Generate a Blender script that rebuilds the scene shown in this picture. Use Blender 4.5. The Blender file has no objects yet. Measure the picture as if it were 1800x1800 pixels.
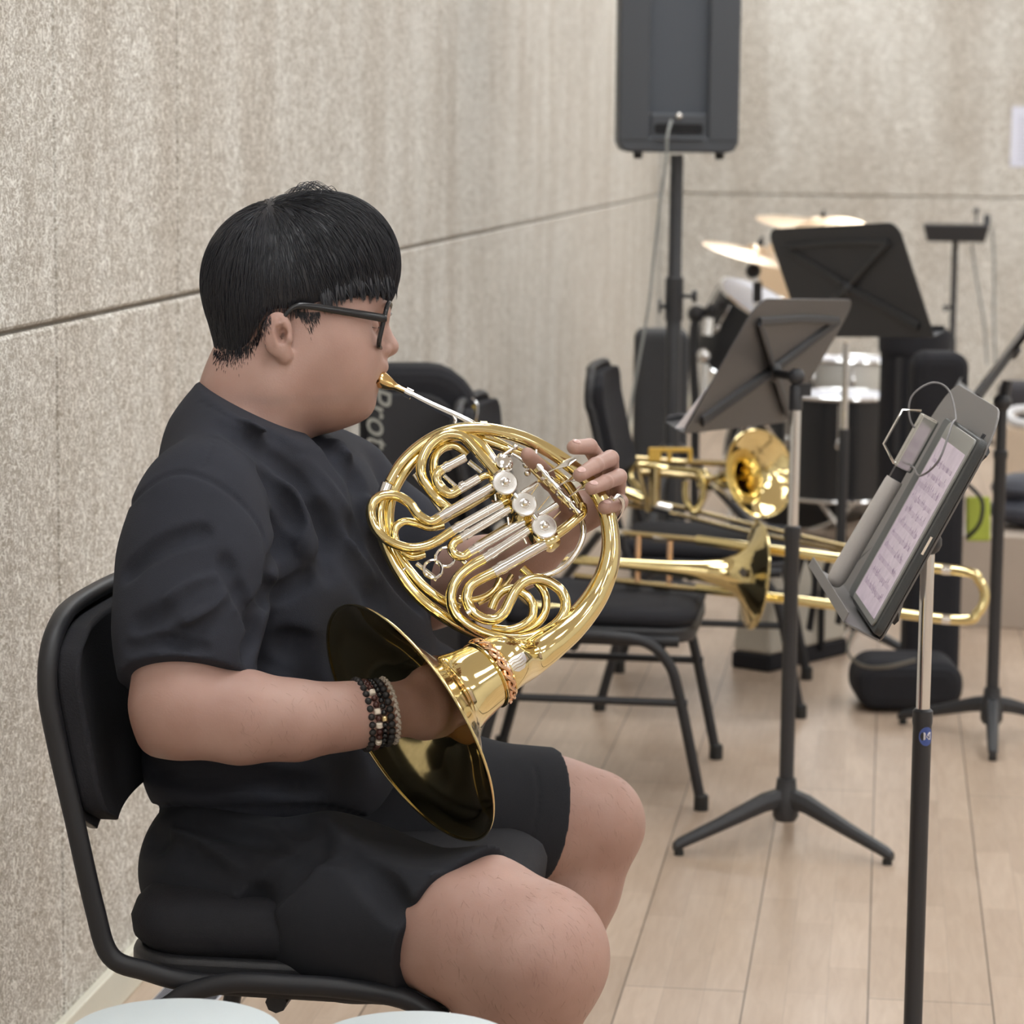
import bpy, bmesh, math, random
import numpy as np
from mathutils import Vector, Matrix
random.seed(7); rng=np.random.default_rng(7)
SC=bpy.context.scene; COL=SC.collection
# ---------------------------------------------------------------- camera
FPX=4800.0; CAMH=1.38
def _n(v): v=np.asarray(v,float); return v/np.linalg.norm(v)
_v=_n([(1570-900)/FPX,-(255-900)/FPX,-1.0])      # where the long wall vanishes
_U=_n(np.cross(_n([1,-0.011,0]),_v)); _U=_U if _U[1]>0 else -_U
CM=np.array([np.cross(_v,_U),_v,_U])              # rows: world axes seen from the camera
CC=np.array([0,0,CAMH])
RV,UV,NV=CM[:,0].copy(),CM[:,1].copy(),CM[:,2].copy()   # camera right, up, backwards in world space
cam=bpy.data.cameras.new('camera'); co=bpy.data.objects.new('camera',cam); COL.objects.link(co)
mw=Matrix.Identity(4)
for r in range(3):
    for c in range(3): mw[r][c]=CM[r][c]
    mw[r][3]=CC[r]
co.matrix_world=mw
cam.sensor_width=36; cam.lens=36*FPX/1800; cam.clip_start=0.05; cam.clip_end=100
cam.dof.use_dof=True; cam.dof.focus_distance=3.08; cam.dof.aperture_fstop=9.0
SC.camera=co
def P(px,py,d): return CC+CM@np.array([(px-900)/FPX,-(py-900)/FPX,-1.0])*d
def G(px,py,z=0.0):
    r=CM@np.array([(px-900)/FPX,-(py-900)/FPX,-1.0]); t=(z-CAMH)/r[2]; return CC+r*t
def GD(px,py,z=0.0):
    r=CM@np.array([(px-900)/FPX,-(py-900)/FPX,-1.0]); return (z-CAMH)/r[2]
# ---------------------------------------------------------------- world, lamps, exposure
w=bpy.data.worlds.new('world'); SC.world=w; w.use_nodes=True
w.node_tree.nodes['Background'].inputs[0].default_value=(0.9,0.95,1,1)
w.node_tree.nodes['Background'].inputs[1].default_value=0.25
SC.view_settings.view_transform='Standard'; SC.view_settings.look='None'
SC.view_settings.exposure=0.0; SC.view_settings.gamma=1.0
try: SC.view_settings.use_curve_mapping=False
except Exception: pass
LAMP_E=9.8
CEIL=3.05
# ---------------------------------------------------------------- materials
def new_mat(name):
    m=bpy.data.materials.new(name); m.use_nodes=True
    nt=m.node_tree; b=nt.nodes['Principled BSDF']; return m,nt,b
def mat(name,col,rough=0.6,metal=0.0,noise=0.0,nscale=40.0,bump=0.0,bscale=200.0,coat=0.0,emit=0.0,spec=None,stretch=None,sss=0.0,sheen=0.0):
    m,nt,b=new_mat(name)
    c=(*col,1) if len(col)==3 else col
    b.inputs['Base Color'].default_value=c; b.inputs['Roughness'].default_value=rough; b.inputs['Metallic'].default_value=metal
    if coat: b.inputs['Coat Weight'].default_value=coat; b.inputs['Coat Roughness'].default_value=0.1
    if spec is not None: b.inputs['Specular IOR Level'].default_value=spec
    if sss: b.inputs['Subsurface Weight'].default_value=sss; b.inputs['Subsurface Radius'].default_value=(0.02,0.008,0.004); b.inputs['Subsurface Scale'].default_value=0.4
    if sheen: b.inputs['Sheen Weight'].default_value=sheen; b.inputs['Sheen Roughness'].default_value=0.5
    if emit: b.inputs['Emission Color'].default_value=c; b.inputs['Emission Strength'].default_value=emit
    tc=nt.nodes.new('ShaderNodeTexCoord'); mp=nt.nodes.new('ShaderNodeMapping'); nt.links.new(tc.outputs['Object'],mp.inputs[0])
    if stretch: mp.inputs['Scale'].default_value=stretch
    if noise:
        n=nt.nodes.new('ShaderNodeTexNoise'); n.inputs['Scale'].default_value=nscale; n.inputs['Detail'].default_value=4
        nt.links.new(mp.outputs[0],n.inputs['Vector'])
        mx=nt.nodes.new('ShaderNodeMix'); mx.data_type='RGBA'
        mx.inputs[6].default_value=tuple(max(0,x*(1-noise)) for x in c[:3])+(1,); mx.inputs[7].default_value=tuple(min(1,x*(1+noise)) for x in c[:3])+(1,)
        nt.links.new(n.outputs[0],mx.inputs[0]); nt.links.new(mx.outputs[2],b.inputs['Base Color'])
    if bump:
        n2=nt.nodes.new('ShaderNodeTexNoise'); n2.inputs['Scale'].default_value=bscale; n2.inputs['Detail'].default_value=3
        nt.links.new(mp.outputs[0],n2.inputs['Vector'])
        bp=nt.nodes.new('ShaderNodeBump'); bp.inputs['Strength'].default_value=bump; bp.inputs['Distance'].default_value=0.002
        nt.links.new(n2.outputs[0],bp.inputs['Height']); nt.links.new(bp.outputs[0],b.inputs['Normal'])
    return m
# ---------------------------------------------------------------- objects
def tag(o,label=None,cat=None,group=None,kind=None):
    if label: o['label']=label
    if cat: o['category']=cat
    if group: o['group']=group
    if kind: o['kind']=kind
    return o
def empty(name,loc=(0,0,0),label=None,cat=None,group=None,rz=0.0):
    o=bpy.data.objects.new(name,None); COL.objects.link(o); o.location=tuple(loc); o.rotation_euler=(0,0,rz); o.empty_display_size=0.05
    return tag(o,label,cat,group)
def link(name,me,m=None,parent=None,smooth=True):
    o=bpy.data.objects.new(name,me); COL.objects.link(o)
    if m is not None:
        me.materials.clear()
        for x in (m if isinstance(m,(list,tuple)) else [m]): me.materials.append(x)
    if smooth and len(me.polygons): me.polygons.foreach_set('use_smooth',[True]*len(me.polygons))
    if parent is not None:
        o.parent=parent; me.transform(world_m(parent).inverted())   # shapes are written in world space, stored relative to the thing
    return o
def world_m(o):
    m=Matrix.LocRotScale(o.location,o.rotation_euler,o.scale)
    if o.parent is not None: m=world_m(o.parent)@m
    return m
def orth(a,b):
    a=_n(a); b=np.asarray(b,float); b=_n(b-a*(a@b)); return np.array([a,b,np.cross(a,b)])
class MB:
    """collects shapes into one mesh"""
    def __init__(s): s.v=[]; s.f=[]; s.mi=[]; s.cur=0
    def add(s,V,F):
        o=len(s.v); s.v.extend([tuple(map(float,x)) for x in V]); s.f.extend([tuple(i+o for i in f) for f in F]); s.mi.extend([s.cur]*len(F)); return s
    def box(s,c,size,ax=None,rz=0.0):
        c=np.asarray(c,float); 
        if ax is None: ax=np.array([[math.cos(rz),math.sin(rz),0],[-math.sin(rz),math.cos(rz),0],[0,0,1]])
        ax=np.asarray(ax,float); h=np.asarray(size,float)/2; V=[]
        for i in (-1,1):
            for j in (-1,1):
                for k in (-1,1): V.append(c+ax[0]*i*h[0]+ax[1]*j*h[1]+ax[2]*k*h[2])
        return s.add(V,[(0,1,3,2),(4,6,7,5),(0,4,5,1),(2,3,7,6),(0,2,6,4),(1,5,7,3)])
    def tube(s,pts,r,n=12,cap=True,closed=False,flat=None,up=None,res=0):
        pts=np.asarray(pts,float); r=np.broadcast_to(np.asarray(r,float),(len(pts),)).copy()
        if res: pts,r=crom(pts,r,res,closed)
        m=len(pts)
        if closed: T=np.roll(pts,-1,0)-np.roll(pts,1,0)
        else: T=np.gradient(pts,axis=0)
        T/=np.maximum(np.linalg.norm(T,axis=1,keepdims=True),1e-9)
        a=np.array([0,0,1.]) if up is None else np.asarray(up,float)
        if abs(T[0]@a)>0.95*np.linalg.norm(a): a=np.array([1.,0,0]) if abs(T[0][0])<0.9 else np.array([0,1.,0])
        N=a-T[0]*(a@T[0]); N/=np.linalg.norm(N); V=[]
        th=np.linspace(0,2*math.pi,n,endpoint=False)
        for i in range(m):
            if up is not None: 
                N2=np.asarray(up,float)-T[i]*(np.asarray(up,float)@T[i]); 
                if np.linalg.norm(N2)>1e-3: N=N2
            N=N-T[i]*(N@T[i]); N/=np.linalg.norm(N); B=np.cross(T[i],N)
            fa,fb=(1,1) if flat is None else flat
            V.extend(pts[i]+r[i]*(np.cos(t)*N*fa+np.sin(t)*B*fb) for t in th)
        F=[]
        for i in range(m if closed else m-1):
            j=(i+1)%m
            for k in range(n): F.append((i*n+k,i*n+(k+1)%n,j*n+(k+1)%n,j*n+k))
        if cap and not closed: F.append(tuple(range(n-1,-1,-1))); F.append(tuple((m-1)*n+k for k in range(n)))
        return s.add(V,F)
    def lathe(s,c,axis,prof,n=32,cap=True):
        """prof: list of (distance along axis, radius)"""
        c=np.asarray(c,float); ax=_n(axis); a=np.array([0,0,1.]) if abs(ax[2])<0.9 else np.array([1.,0,0])
        N=_n(a-ax*(a@ax)); B=np.cross(ax,N); V=[]
        for (t,r) in prof:
            for k in range(n):
                th=2*math.pi*k/n; V.append(c+ax*t+(N*math.cos(th)+B*math.sin(th))*max(r,1e-5))
        F=[]
        for i in range(len(prof)-1):
            for k in range(n): F.append((i*n+k,i*n+(k+1)%n,(i+1)*n+(k+1)%n,(i+1)*n+k))
        if cap: F.append(tuple(range(n-1,-1,-1))); F.append(tuple((len(prof)-1)*n+k for k in range(n)))
        return s.add(V,F)
    def ball(s,c,r,n=12,ax=None):
        c=np.asarray(c,float); r=np.broadcast_to(np.asarray(r,float),(3,)); ax=np.eye(3) if ax is None else np.asarray(ax)
        V=[c+ax[2]*r[2]]; m=max(4,n//2)
        for i in range(1,m):
            ph=math.pi*i/m
            for k in range(n):
                th=2*math.pi*k/n; V.append(c+ax[0]*r[0]*math.sin(ph)*math.cos(th)+ax[1]*r[1]*math.sin(ph)*math.sin(th)+ax[2]*r[2]*math.cos(ph))
        V.append(c-ax[2]*r[2]); F=[(0,1+k,1+(k+1)%n) for k in range(n)]
        for i in range(m-2):
            for k in range(n): F.append((1+i*n+k,1+(i+1)*n+k,1+(i+1)*n+(k+1)%n,1+i*n+(k+1)%n))
        L=len(V)-1; F+=[(L,1+(m-2)*n+(k+1)%n,1+(m-2)*n+k) for k in range(n)]
        return s.add(V,F)
    def prism(s,poly,o,ax,h0,h1):
        """polygon (u,v) in the plane ax[0],ax[1] from o, thickness along ax[2]"""
        o=np.asarray(o,float); ax=np.asarray(ax,float); n=len(poly)
        V=[o+ax[0]*u+ax[1]*v+ax[2]*h0 for u,v in poly]+[o+ax[0]*u+ax[1]*v+ax[2]*h1 for u,v in poly]
        return s.add(V,[tuple(range(n-1,-1,-1)),tuple(range(n,2*n))]+[(i,(i+1)%n,n+(i+1)%n,n+i) for i in range(n)])
    def build(s,name,m,parent=None,smooth=True,bevel=0.0,sub=0,angle=None):
        me=bpy.data.meshes.new(name); me.from_pydata(s.v,[],s.f); me.update()
        bm=bmesh.new(); bm.from_mesh(me); bmesh.ops.recalc_face_normals(bm,faces=bm.faces); bm.to_mesh(me); bm.free()
        o=link(name,me,m,parent,smooth)
        if isinstance(m,(list,tuple)): me.polygons.foreach_set('material_index',s.mi)
        if bevel: b=o.modifiers.new('b','BEVEL'); b.width=bevel; b.segments=3; b.limit_method='ANGLE'; b.angle_limit=0.6
        if sub: b=o.modifiers.new('s','SUBSURF'); b.levels=sub; b.render_levels=sub
        if smooth:
            try: me.set_sharp_from_angle(angle=angle or 0.7)
            except Exception: pass
        return o
def crom(pts,r,res,closed=False):
    pts=np.asarray(pts,float); X=np.column_stack([pts,r]); n=len(X); out=[]
    rngi=range(n if closed else n-1)
    for i in rngi:
        if closed: a,b,c,d=X[(i-1)%n],X[i],X[(i+1)%n],X[(i+2)%n]
        else: a,b,c,d=X[max(i-1,0)],X[i],X[i+1],X[min(i+2,n-1)]
        for k in range(res):
            t=k/res; out.append(0.5*((2*b)+(c-a)*t+(2*a-5*b+4*c-d)*t*t+(3*b-a-3*c+d)*t**3))
    if not closed: out.append(X[-1])
    out=np.array(out); return out[:,:3],out[:,3]
def rrect(w,h,r,n=6,tl=None):
    rs=[r,r,r,r] if tl is None else tl; P_=[]
    for (cx,cy,a0,rr) in ((w/2,h/2,0,rs[0]),(-w/2,h/2,90,rs[1]),(-w/2,-h/2,180,rs[2]),(w/2,-h/2,270,rs[3])):
        sx=1 if cx>0 else -1; sy=1 if cy>0 else -1
        for k in range(n+1):
            a=math.radians(a0+90*k/n); P_.append((cx-sx*rr+rr*math.cos(a),cy-sy*rr+rr*math.sin(a)))
    return P_
def text(name,s,size,o,ax,m,parent,depth=0.0003,shear=0.0,sx=1.0):
    cu=bpy.data.curves.new(name,'FONT'); cu.body=s; cu.size=size; cu.align_x='CENTER'; cu.align_y='CENTER'; cu.extrude=depth; cu.shear=shear
    t=bpy.data.objects.new(name,cu); COL.objects.link(t)
    dg=bpy.context.evaluated_depsgraph_get(); me=bpy.data.meshes.new_from_object(t.evaluated_get(dg)); bpy.data.objects.remove(t)
    ax=np.asarray(ax,float); M4=Matrix.Identity(4)
    for r in range(3):
        M4[r][0]=ax[0][r]*sx; M4[r][1]=ax[1][r]; M4[r][2]=ax[2][r]; M4[r][3]=o[r]
    me.transform(M4); return link(name,me,m,parent,False)
# ---------------------------------------------------------------- signed distance modelling
class Sdf:
    def __init__(s): s.ops=[]; s.bb=[]
    def cone(s,a,b,ra,rb=None,k=0.02,op='u',sq=None):
        rb=ra if rb is None else rb; a=np.asarray(a,float); b=np.asarray(b,float)
        s.ops.append((op,'c',(a,b,ra,rb,sq),k)); 
        if op=='u': m=max(ra,rb)*1.3+.01; s.bb+= [a-m,a+m,b-m,b+m]
        return s
    def chain(s,nodes,k=0.02,op='u',sq=None):
        for (a,ra),(b,rb) in zip(nodes[:-1],nodes[1:]): s.cone(a,b,ra,rb,k,op,sq)
        return s
    def ell(s,c,ax,r,k=0.02,op='u'):
        c=np.asarray(c,float); s.ops.append((op,'e',(c,np.asarray(ax,float),np.asarray(r,float)),k))
        if op=='u': m=max(r)+.01; s.bb+=[c-m,c+m]
        return s
    def fn(s,f,k=0.004,op='s'): s.ops.append((op,'f',f,k)); return s
    def ev(s,p,cull=False):
        d=None
        if cull: lo_,hi_=p.min(0),p.max(0)
        for op,t,a,k in s.ops:
            if cull and t=='c' and (op=='s' or a[2]<.004):
                m_=max(a[2],a[3])+k+.07
                if (np.minimum(a[0],a[1])-m_>hi_).any() or (np.maximum(a[0],a[1])+m_<lo_).any(): continue
            if t=='c':
                A,B,ra,rb,sq=a; q=p-A; ba=B-A; L=max(ba@ba,1e-12); h=np.clip((q@ba)/L,0,1); w_=q-h[:,None]*ba
                if sq is not None:                       # squash the section along one direction
                    dr,fac=sq; w_=w_+np.outer(w_@dr,dr)*(1.0/fac-1.0)
                    x=np.linalg.norm(w_,axis=1)-(ra+(rb-ra)*h); x=x*min(1.0,fac)
                else: x=np.linalg.norm(w_,axis=1)-(ra+(rb-ra)*h)
            elif t=='e':
                c,ax,r=a; q=(p-c)@ax.T; k0=np.linalg.norm(q/r,axis=1); k1=np.linalg.norm(q/(r*r),axis=1); x=k0*(k0-1)/np.maximum(k1,1e-9)
                x=np.where(k0<1e-6,-min(r),x)
            else: x=a(p)
            if d is None: d=x; continue
            if op=='u': h=np.maximum(k-np.abs(d-x),0)/k; d=np.minimum(d,x)-h*h*k*0.25
            elif op=='s': h=np.maximum(k-np.abs(d+x),0)/k; d=np.maximum(d,-x)+h*h*k*0.25
            elif op=='i': h=np.maximum(k-np.abs(d-x),0)/k; d=np.maximum(d,x)+h*h*k*0.25
            elif op=='d': d=d+x
        return d
    def march(s,pix,d0=2.4):
        """first hits of camera rays through pixel positions"""
        pix=np.asarray(pix,float); rd=np.stack([(pix[:,0]-900)/FPX,-(pix[:,1]-900)/FPX,-np.ones(len(pix))],1)@CM.T
        L=np.linalg.norm(rd,axis=1,keepdims=True); rd=rd/L; t=np.full(len(pix),d0)
        for _ in range(45):
            x=s.ev(CC+rd*t[:,None]); t=np.minimum(t+x*0.9,5.0)
        return CC+rd*t[:,None]
    def mesh(s,h,lo=None,hi=None):
        bb=np.array(s.bb); lo=bb.min(0) if lo is None else np.asarray(lo,float); hi=bb.max(0) if hi is None else np.asarray(hi,float)
        B=8; n=np.ceil((hi-lo)/h).astype(int)+1; nb=np.ceil(n/B).astype(int); n=nb*B
        gi=np.stack(np.meshgrid(*[np.arange(x) for x in nb],indexing='ij'),-1).reshape(-1,3)
        cen=lo+(gi*B+(B-1)/2)*h; val=np.concatenate([s.ev(c) for c in np.array_split(cen,max(1,len(cen)//200000))])
        act=gi[np.abs(val)<B*h*0.87*1.6+h*2]
        D=np.full(n,np.float32(1.0)); st=np.stack(np.meshgrid(*[np.arange(B)]*3,indexing='ij'),-1).reshape(-1,3)
        sg=val.reshape(nb); D=np.repeat(np.repeat(np.repeat(np.where(sg<0,-1,1).astype(np.float32),B,0),B,1),B,2)
        for ch in np.array_split(act,max(1,len(act)//40)):
            idx=(ch[:,None,:]*B+st[None]).reshape(-1,3); D[idx[:,0],idx[:,1],idx[:,2]]=s.ev(lo+idx*h,True)
        S=D<0; c=np.zeros(np.array(D.shape)-1,np.uint8)
        cor=[(i,j,k) for i in(0,1) for j in(0,1) for k in(0,1)]
        m=c.shape
        for i,j,k in cor: c+=S[i:i+m[0],j:j+m[1],k:k+m[2]]
        cell=np.argwhere((c>0)&(c<8)); 
        vid=np.full(m,-1,np.int32); vid[cell[:,0],cell[:,1],cell[:,2]]=np.arange(len(cell))
        acc=np.zeros((len(cell),3)); cnt=np.zeros(len(cell))
        for a in cor:
            for ax in range(3):
                if a[ax]==1: continue
                b=list(a); b[ax]=1
                va=D[cell[:,0]+a[0],cell[:,1]+a[1],cell[:,2]+a[2]]; vb=D[cell[:,0]+b[0],cell[:,1]+b[1],cell[:,2]+b[2]]
                x=(va<0)!=(vb<0); t=np.where(x,va/np.where(x,va-vb,1),0); q=np.tile(np.array(a,float),(len(cell),1)); q[:,ax]+=t
                acc+=q*x[:,None]; cnt+=x
        V=lo+(cell+acc/np.maximum(cnt,1)[:,None])*h; F=[]
        for ax in range(3):
            sl0=[slice(None)]*3; sl1=[slice(None)]*3; sl0[ax]=slice(0,-1); sl1[ax]=slice(1,None)
            e=np.argwhere(S[tuple(sl0)]!=S[tuple(sl1)]); o1,o2=[(1,2),(2,0),(0,1)][ax]
            e=e[(e[:,o1]>0)&(e[:,o2]>0)&(e[:,o1]<m[o1])&(e[:,o2]<m[o2])&(e[:,ax]<m[ax])]
            if not len(e): continue
            q=[]
            for d1,d2 in ((1,1),(0,1),(0,0),(1,0)):
                f=e.copy(); f[:,o1]-=d1; f[:,o2]-=d2; q.append(vid[f[:,0],f[:,1],f[:,2]])
            q=np.stack(q,1); neg=S[e[:,0],e[:,1],e[:,2]]; q[~neg]=q[~neg][:,::-1]; q=q[(q>=0).all(1)]; F.append(q)
        return V,np.concatenate(F)
def np_mesh(name,V,F):
    me=bpy.data.meshes.new(name); k=F.shape[1]; me.vertices.add(len(V)); me.vertices.foreach_set('co',np.asarray(V,np.float32).ravel())
    me.loops.add(F.size); me.loops.foreach_set('vertex_index',F.astype(np.int32).ravel())
    me.polygons.add(len(F)); me.polygons.foreach_set('loop_start',np.arange(0,F.size,k,dtype=np.int32)); me.polygons.foreach_set('loop_total',np.full(len(F),k,np.int32))
    me.update(calc_edges=True); me.validate(); return me
def join_vf(parts):
    V=[];F=[];o=0
    for v,f in parts: V.append(v); F.append(f+o); o+=len(v)
    return np.concatenate(V),np.concatenate(F)
# ---------------------------------------------------------------- the room
XW=-1.20; YB=14.33; XR=5.2; YR=-3.2; SEAM=1.11
def m_woodwool():
    m,nt,b=new_mat('wood_wool_board'); L=nt.links.new; N=nt.nodes.new
    tc=N('ShaderNodeTexCoord')
    def fibre(scale,dist,off,w):
        mp=N('ShaderNodeMapping'); mp.inputs['Location'].default_value=off; L(tc.outputs['Object'],mp.inputs[0])
        n=N('ShaderNodeTexNoise'); n.inputs['Scale'].default_value=scale; n.inputs['Detail'].default_value=1.5; n.inputs['Distortion'].default_value=dist; L(mp.outputs[0],n.inputs['Vector'])
        a=N('ShaderNodeMath'); a.operation='SUBTRACT'; a.inputs[1].default_value=0.5; L(n.outputs[0],a.inputs[0])
        c=N('ShaderNodeMath'); c.operation='ABSOLUTE'; L(a.outputs[0],c.inputs[0])
        r=N('ShaderNodeMapRange'); r.inputs['From Min'].default_value=0; r.inputs['From Max'].default_value=w; r.inputs['To Min'].default_value=1; r.inputs['To Max'].default_value=0; L(c.outputs[0],r.inputs['Value']); return r.outputs[0]
    f1=fibre(42,1.5,(0,0,0),0.040); f2=fibre(58,1.9,(3,1,7),0.045); f3=fibre(30,2.4,(9,4,2),0.028)
    def mx(a,c):
        k=N('ShaderNodeMath'); k.operation='MAXIMUM'; L(a,k.inputs[0]); L(c,k.inputs[1]); return k.outputs[0]
    h=mx(mx(f1,f2),f3)
    cr=N('ShaderNodeValToRGB'); cr.color_ramp.elements[0].position=0.0; cr.color_ramp.elements[0].color=(0.42,0.385,0.33,1); cr.color_ramp.elements[1].position=0.75; cr.color_ramp.elements[1].color=(0.93,0.915,0.865,1)
    L(h,cr.inputs[0])
    # broad vertical streaks, paler and darker, in the board texture
    mp=N('ShaderNodeMapping'); mp.inputs['Scale'].default_value=(1,1,0.22); L(tc.outputs['Object'],mp.inputs[0])
    n=N('ShaderNodeTexNoise'); n.inputs['Scale'].default_value=5.0; n.inputs['Detail'].default_value=4; L(mp.outputs[0],n.inputs['Vector'])
    r2=N('ShaderNodeValToRGB'); r2.color_ramp.elements[0].position=0.34; r2.color_ramp.elements[0].color=(0.84,0.81,0.78,1); r2.color_ramp.elements[1].position=0.6; r2.color_ramp.elements[1].color=(1.0,1.0,1.0,1); L(n.outputs[0],r2.inputs[0])
    mm=N('ShaderNodeMix'); mm.data_type='RGBA'; mm.blend_type='MULTIPLY'; mm.inputs[0].default_value=1; L(cr.outputs[0],mm.inputs[6]); L(r2.outputs[0],mm.inputs[7]); L(mm.outputs[2],b.inputs['Base Color'])
    b.inputs['Roughness'].default_value=0.9; b.inputs['Specular IOR Level'].default_value=0.2
    bp=N('ShaderNodeBump'); bp.inputs['Strength'].default_value=0.5; bp.inputs['Distance'].default_value=0.003; L(h,bp.inputs['Height']); L(bp.outputs[0],b.inputs['Normal'])
    return m
def m_floor():
    m,nt,b=new_mat('maple_floor'); L=nt.links.new; N=nt.nodes.new
    tc=N('ShaderNodeTexCoord'); sp=N('ShaderNodeSeparateXYZ'); L(tc.outputs['Object'],sp.inputs[0])
    cb=N('ShaderNodeCombineXYZ'); L(sp.outputs[1],cb.inputs[0]); L(sp.outputs[0],cb.inputs[1])
    def brick(w_,h_,off,ms,c1,c2,mo):
        k=N('ShaderNodeTexBrick'); k.inputs['Scale'].default_value=1; k.inputs['Brick Width'].default_value=w_; k.inputs['Row Height'].default_value=h_; k.offset=off
        k.inputs['Mortar Size'].default_value=ms; k.inputs['Mortar Smooth'].default_value=0.1; k.inputs['Bias'].default_value=0; k.inputs['Color1'].default_value=c1; k.inputs['Color2'].default_value=c2; k.inputs['Mortar'].default_value=mo; L(cb.outputs[0],k.inputs['Vector']); return k
    a=brick(0.41,0.0667,0.37,0.0004,(0.55,0.435,0.34,1),(0.455,0.35,0.265,1),(0.34,0.265,0.20,1))
    c=brick(2.9,0.20,0.5,0.0016,(1,1,1,1),(0.92,0.91,0.90,1),(0.33,0.30,0.28,1))
    mp=N('ShaderNodeMapping'); mp.inputs['Scale'].default_value=(14,1.6,1); L(tc.outputs['Object'],mp.inputs[0])
    n=N('ShaderNodeTexNoise'); n.inputs['Scale'].default_value=5; n.inputs['Detail'].default_value=6; n.inputs['Distortion'].default_value=0.6; L(mp.outputs[0],n.inputs['Vector'])
    gr=N('ShaderNodeValToRGB'); gr.color_ramp.elements[0].position=0.3; gr.color_ramp.elements[0].color=(0.90,0.87,0.84,1); gr.color_ramp.elements[1].position=0.65; gr.color_ramp.elements[1].color=(1.04,1.04,1.04,1); L(n.outputs[0],gr.inputs[0])
    m1=N('ShaderNodeMix'); m1.data_type='RGBA'; m1.blend_type='MULTIPLY'; m1.inputs[0].default_value=1; L(a.outputs[0],m1.inputs[6]); L(gr.outputs[0],m1.inputs[7])
    m2=N('ShaderNodeMix'); m2.data_type='RGBA'; m2.blend_type='MULTIPLY'; m2.inputs[0].default_value=1; L(m1.outputs[2],m2.inputs[6]); L(c.outputs[0],m2.inputs[7]); L(m2.outputs[2],b.inputs['Base Color'])
    b.inputs['Roughness'].default_value=0.33; b.inputs['Specular IOR Level'].default_value=0.45
    bp=N('ShaderNodeBump'); bp.inputs['Strength'].default_value=0.3; bp.inputs['Distance'].default_value=0.001; bp.invert=True; L(c.outputs[1],bp.inputs['Height']); L(bp.outputs[0],b.inputs['Normal'])
    return m
M_WALL=m_woodwool(); M_FLOOR=m_floor()
M_SEAM=mat('panel_joint',(0.52,0.46,0.38),0.9); M_CEIL=mat('ceiling_white',(0.86,0.86,0.84),0.9,noise=0.03,nscale=3); M_BASE=mat('baseboard_cream',(0.72,0.70,0.60),0.5,noise=0.04,nscale=9)
def struct(name,mb,m,smooth=False,**k):
    o=mb.build(name,m,None,smooth,**k); o['kind']='structure'; return o
b=MB(); b.box(((XW+XR)/2,(YB+YR)/2,-0.05),(XR-XW+0.4,YB-YR+0.4,0.1)); struct('floor',b,M_FLOOR)
b=MB(); b.box(((XW+XR)/2,(YB+YR)/2,CEIL+0.05),(XR-XW+0.4,YB-YR+0.4,0.1)); struct('ceiling',b,M_CEIL)
def panel_wall(name,axis,pos,u0,u1,us,outward,zs=(0.0,SEAM,2.27,CEIL)):
    """boards with chamfered edges over a backing; axis 0: wall at x=pos running along y; axis 1: at y=pos running along x"""
    b=MB(); t=0.02; g=0.0035; ch=0.005
    def pt(u,z,d): return (pos+outward*d,u,z) if axis==0 else (u,pos+outward*d,z)
    b.cur=1
    b.add([pt(u0,0,0.0),pt(u1,0,0.0),pt(u1,CEIL,0.0),pt(u0,CEIL,0.0)],[(0,1,2,3)]); 
    b.add([pt(u0,0,-0.1),pt(u1,0,-0.1),pt(u1,CEIL,-0.1),pt(u0,CEIL,-0.1)],[(0,1,2,3)]); b.cur=0
    for ua,ub in zip(us[:-1],us[1:]):
        for za,zb in zip(zs[:-1],zs[1:]):
            A,B_,Za,Zb=ua+g/2,ub-g/2,za+g,zb-g; V=[]
            for (d,e) in ((0,0),(t-ch,0),(t,ch)):
                V+=[pt(A+e,Za+e,d),pt(B_-e,Za+e,d),pt(B_-e,Zb-e,d),pt(A+e,Zb-e,d)]
            F=[(8,9,10,11)]
            for l in (0,4): F+=[(l+i,l+(i+1)%4,l+4+(i+1)%4,l+4+i) for i in range(4)]
            b.add(V,F)
    return struct(name,b,[M_WALL,M_SEAM])
us=[3.851-0.69*k for k in range(11,0,-1)]+[3.851,4.541]; us=[u for u in us if YR<u<YB]; us=[YR]+us+[YB]
panel_wall('wall_left',0,XW-0.02,YR,YB,us,1)
panel_wall('wall_back',1,YB+0.02,XW,XR,[XW,XR],-1,zs=(0,1.117,2.27,CEIL))
b=MB(); b.box((XR+0.05,(YB+YR)/2,CEIL/2),(0.1,YB-YR,CEIL)); struct('wall_right',b,mat('painted_wall_right',(0.72,0.70,0.66),0.9,noise=0.03,nscale=2))
b=MB(); b.box(((XW+XR)/2,YR-0.05,CEIL/2),(XR-XW,0.1,CEIL)); struct('wall_rear',b,mat('painted_wall_rear',(0.68,0.66,0.62),0.9,noise=0.03,nscale=2))
b=MB(); b.box((XW+0.008,(YB+YR)/2,0.035),(0.016,YB-YR,0.07)); struct('baseboard_left',b,M_BASE,bevel=0.003)
b=MB(); b.box(((XW+XR)/2,YB-0.008,0.035),(XR-XW,0.016,0.07)); struct('baseboard_back',b,M_BASE,bevel=0.003)
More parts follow.
